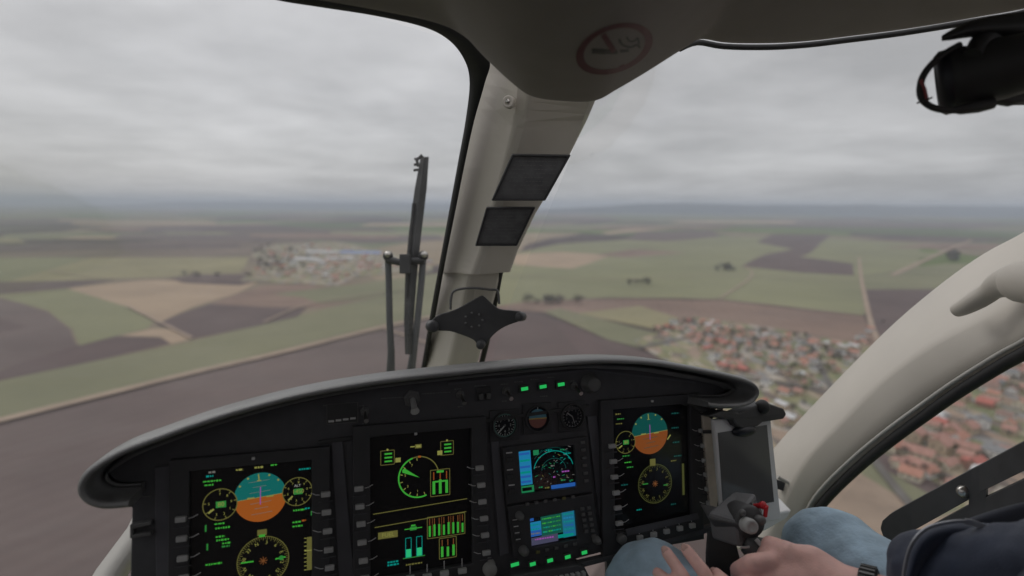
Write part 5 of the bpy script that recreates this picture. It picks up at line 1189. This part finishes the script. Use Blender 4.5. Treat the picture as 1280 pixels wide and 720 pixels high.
# left hand resting on the left knee, fingers pointing up and forward
lw = P(935, 830, .60)
cap(CP(.36, .40, -.36), lw, .042, .027); cap(lw, P(905, 795, .65), .027, .028); cap(P(925, 815, .63), P(890, 772, .672), .028, .020)
cap(P(935, 800, .640), P(915, 778, .665), .022, .017)
cap(P(874, 758, .675), P(853, 719, .692), .0098, .0086); cap(P(853, 719, .692), P(833, 690, .72), .0084, .0074)
cap(P(900, 752, .672), P(879, 714, .688), .0098, .0088); cap(P(879, 714, .688), P(858, 687, .71), .0086, .0075)
cap(P(925, 762, .665), P(910, 731, .678), .0100, .0090); cap(P(910, 731, .678), P(895, 717, .70), .0088, .0078)
cap(P(870, 756, .675), P(838, 730, .69), .010, .0088); cap(P(838, 730, .69), P(822, 716, .715), .0085, .0072)
cap(P(925, 796, .65), P(948, 768, .66), .014, .012); cap(P(948, 768, .66), P(950, 748, .68), .011, .009)
# the rest of the body, mostly outside the picture
sh_r, sh_l = C(.78, .36, -.02), C(.46, .24, -.02); el_r = C(.66, .38, -.30); el_l = CP(.36, .40, -.36)
cap(el_r, P(1180, 790, .60), .045, .040); cap(sh_r, el_r, .058, .045); cap(sh_l, el_l, .058, .045)
cap(C(.55, .37, -.52), C(.60, .33, -.25), .14, .13); cap(C(.60, .33, -.25), C(.62, .30, -.03), .13, .12); cap(sh_l, sh_r, .06, .06)
cap(C(.62, .29, 0), C(.62, .30, .10), .058, .052); sk.ball(C(.61, .31, .20), .10, SKIN, (.78, .95, 1.2), 20)
hr, hl = C(.645, .43, -.49), C(.47, .37, -.50); kr = P(1040, 700, .83); kl = P(816, 744, .79)
ar, al = kr+CV((-.02, .10, -.42)), kl+CV((-.03, .12, -.40))
for h_, k_, a_ in ((hr, kr, ar), (hl, kl, al)): cap(h_, k_, .075, .05); cap(k_, a_, .05, .036); cap(a_+CV((.02, -.05, -.03)), a_+CV((-.05, .15, -.05)), .04, .03)
# face (out of frame but complete)
fd = CV((-.35, .93, 0)); fr_ = CV((.93, .35, 0)); hc = C(.61, .31, .20)
sk.capsule(hc+fd*.095+CV((0, 0, .005)), hc+fd*.112-CV((0, 0, .02)), .010, .014, SKIN)
for s_ in (-1, 1): sk.ball(hc+fr_*s_*.08, .022, SKIN, (.4, .7, 1.2), 12)
sk.capsule(hc+fd*.092-CV((0, 0, .055))-fr_*.02, hc+fd*.092-CV((0, 0, .055))+fr_*.02, .008, .008, SKIN)
body = sk.build('body', per)
def remesh(o, vox, smooth=6, dn=0, dscale=.05, thr=None):
    r = o.modifiers.new('r', 'REMESH'); r.mode = 'VOXEL'; r.voxel_size = vox; r.use_smooth_shade = True
    s_ = o.modifiers.new('s', 'SMOOTH'); s_.factor = .5; s_.iterations = smooth
    if dn:
        tx = bpy.data.textures.new('folds', 'CLOUDS'); tx.noise_scale = dscale; d = o.modifiers.new('d', 'DISPLACE'); d.texture = tx; d.strength = dn; d.mid_level = .5; d.texture_coords = 'LOCAL'
remesh(body, .0028, 5)
for s_ in (-1, 1):
    mb = MB(); mb.ball(hc+fd*.088+fr_*s_*.032+CV((0, 0, .012)), .012, WHITE, n=14); mb.ball(hc+fd*.098+fr_*s_*.032+CV((0, 0, .012)), .0052, BLACK, n=10); mb.build('eye', per)
mb = MB(); mb.ball(hc+CV((.01, -.02, .035)), .105, HAIR, (.84, .95, 1.1), 20); o = mb.build('hair', per)
# finger nails on the visible finger tips
for p, q in ((P(833, 690, .72), P(853, 719, .692)), (P(858, 687, .71), P(879, 714, .688)), (P(895, 717, .70), P(910, 731, .678))):
    d = (p-q).normalized(); up_ = (CAM-p); up_ = (up_-d*up_.dot(d)).normalized(); sd2 = d.cross(up_)
    mb = MB(); mb.ball(p+up_*.0054+d*.001, .0048, NAIL, (1.15, .95, .35), 12, (d, sd2, up_)); mb.build('fingernail', per)
# jeans
jn = MB()
for h_, k_, a_ in ((hr, kr, ar), (hl, kl, al)):
    m_ = h_.lerp(k_, .55)
    jn.capsule(h_, m_, .098, .082, DENIM); jn.capsule(m_, k_, .082, .068, DENIM); jn.ball(k_+CV((0, .005, .004)), .068, DENIM, (1, 1, 1), 18); jn.capsule(k_, a_, .066, .062, DENIM)
jn.capsule(C(.55, .37, -.52), C(.57, .36, -.44), .16, .155, DENIM)
o = jn.build('jeans', per); remesh(o, .006, 8, .014, .06)
# jacket with sleeves
jk = MB()
cuff_r = P(1150, 742, .63)
jk.capsule(P(1175, 722, .62), C(.585, .46, -.25), .052, .070, NAVY); jk.capsule(C(.585, .46, -.25), el_r+CV((.0, .0, .03)), .070, .078, NAVY)
jk.capsule(el_r+CV((0, 0, .03)), sh_r, .078, .085, NAVY); jk.capsule(sh_l, el_l, .082, .068, NAVY); jk.capsule(el_l, el_l.lerp(lw, .62), .066, .052, NAVY)
jk.capsule(C(.55, .36, -.45), C(.60, .32, -.25), .165, .16, NAVY); jk.capsule(C(.60, .32, -.25), C(.62, .29, -.05), .16, .13, NAVY); jk.capsule(sh_l, sh_r, .085, .085, NAVY)
jk.capsule(C(.62, .29, -.02), C(.62, .30, .06), .075, .075, NAVY)
o = jk.build('jacket', per); remesh(o, .006, 6, .018, .05)
# loose jacket hem with piped zip lying over the forearm
fl = MB()
hem = cr([(1128, 735, .60), (1132, 705, .60), (1140, 680, .60), (1156, 662, .60), (1180, 654, .60), (1208, 652, .60), (1236, 662, .595), (1262, 682, .59), (1300, 706, .58)], 4)
inn = cr([(1150, 745, .62), (1160, 722, .615), (1172, 706, .61), (1186, 698, .61), (1204, 692, .61), (1222, 694, .61), (1244, 700, .605), (1268, 712, .60), (1300, 725, .59)], 4)
fl.loft([[P(a_[0], a_[1], a_[2]), P(.7*a_[0]+.3*b_[0], .7*a_[1]+.3*b_[1], a_[2]-.012), P(.35*a_[0]+.65*b_[0], .35*a_[1]+.65*b_[1], a_[2]-.004), P(b_[0], b_[1], b_[2]-.006), P(b_[0], b_[1], b_[2]+.02), P(a_[0], a_[1], a_[2]+.02)] for a_, b_ in zip(hem, inn)], NAVY, True, True, True)
o = fl.build('jacket_hem', per); z_ = o.modifiers.new('s', 'SUBSURF'); z_.levels = 1; z_.render_levels = 2
zp = MB(); ZM = mat('zip_teeth', (.42, .43, .46), .4, metal=.6)
for i in range(len(hem)-1):
    for u in (0, .25, .5, .75):
        q = [hem[i][k]*(1-u)+hem[i+1][k]*u for k in range(3)]; big = 1 if q[0] < 1208 else 1.9
        nx = [hem[i+1][k]-hem[i][k] for k in range(2)]; L = math.hypot(*nx); tx_ = CV((nx[0]/L, 0, -nx[1]/L)); ty = CV((nx[1]/L, 0, nx[0]/L))
        zp.box(P(q[0], q[1], q[2]-.013), tx_*.0008*big, CV((0, .001, 0)), ty*.0016*big, ZM)
zp.build('zip', per)
# dark hood/shoulder part rising at the right edge
mb = MB(); mb.loft([[P(x, y0, .62), P(x, (y0+y1)/2, .605), P(x, y1, .615), P(x, (y0+y1)/2, .66)] for x, y0, y1 in [(1192, 655, 660), (1210, 645, 662), (1235, 632, 675), (1285, 608, 705), (1340, 600, 740), (1420, 600, 780)]], NAVY2, True, True, True); o = mb.build('jacket_flap', per); z_ = o.modifiers.new('s', 'SUBSURF'); z_.levels = 2; z_.render_levels = 2
# wrist watch strap
mb = MB(); ax = (P(1180, 770, .60)-wr).normalized(); c = P(1086, 744, .645)
mb.lathe(c, ax, [(.0285, -.009), (.0310, -.008), (.0310, .008), (.0285, .009)], mat('strap_black', (.02, .02, .02), .5), 28)
for k in range(28):
    a_ = 2*math.pi*k/28; u_ = ax.orthogonal().normalized(); v_ = ax.cross(u_); r_ = u_*math.cos(a_)+v_*math.sin(a_); mb.box(c+r_*.0316, ax*.0075, r_*.0008, ax.cross(r_)*.0013, mat('strap_link', (.12, .12, .12), .35, metal=.5))
w_ = thing('wristwatch', c, 'dark ribbed watch strap round the wrist of the hand on the stick', 'watch'); mb.build('strap', w_)
# seat behind the person
t = thing('seat', CP(.58, .25, -1.0), 'dark seat under the person, mostly outside the picture', 'seat')
mb = MB(); mb.box(CP(.56, .38, -.72), CV((.22, .075, 0)), CV((-.08, .235, 0)), CV((0, 0, .06)), PANEL); mb.build('cushion', t, .02)
mb = MB(); mb.box(CP(.66, .09, -.30), CV((.22, .075, 0)), CV((-.012, .035, 0)), CV((.01, -.03, .42)), PANEL); mb.build('backrest', t, .02)
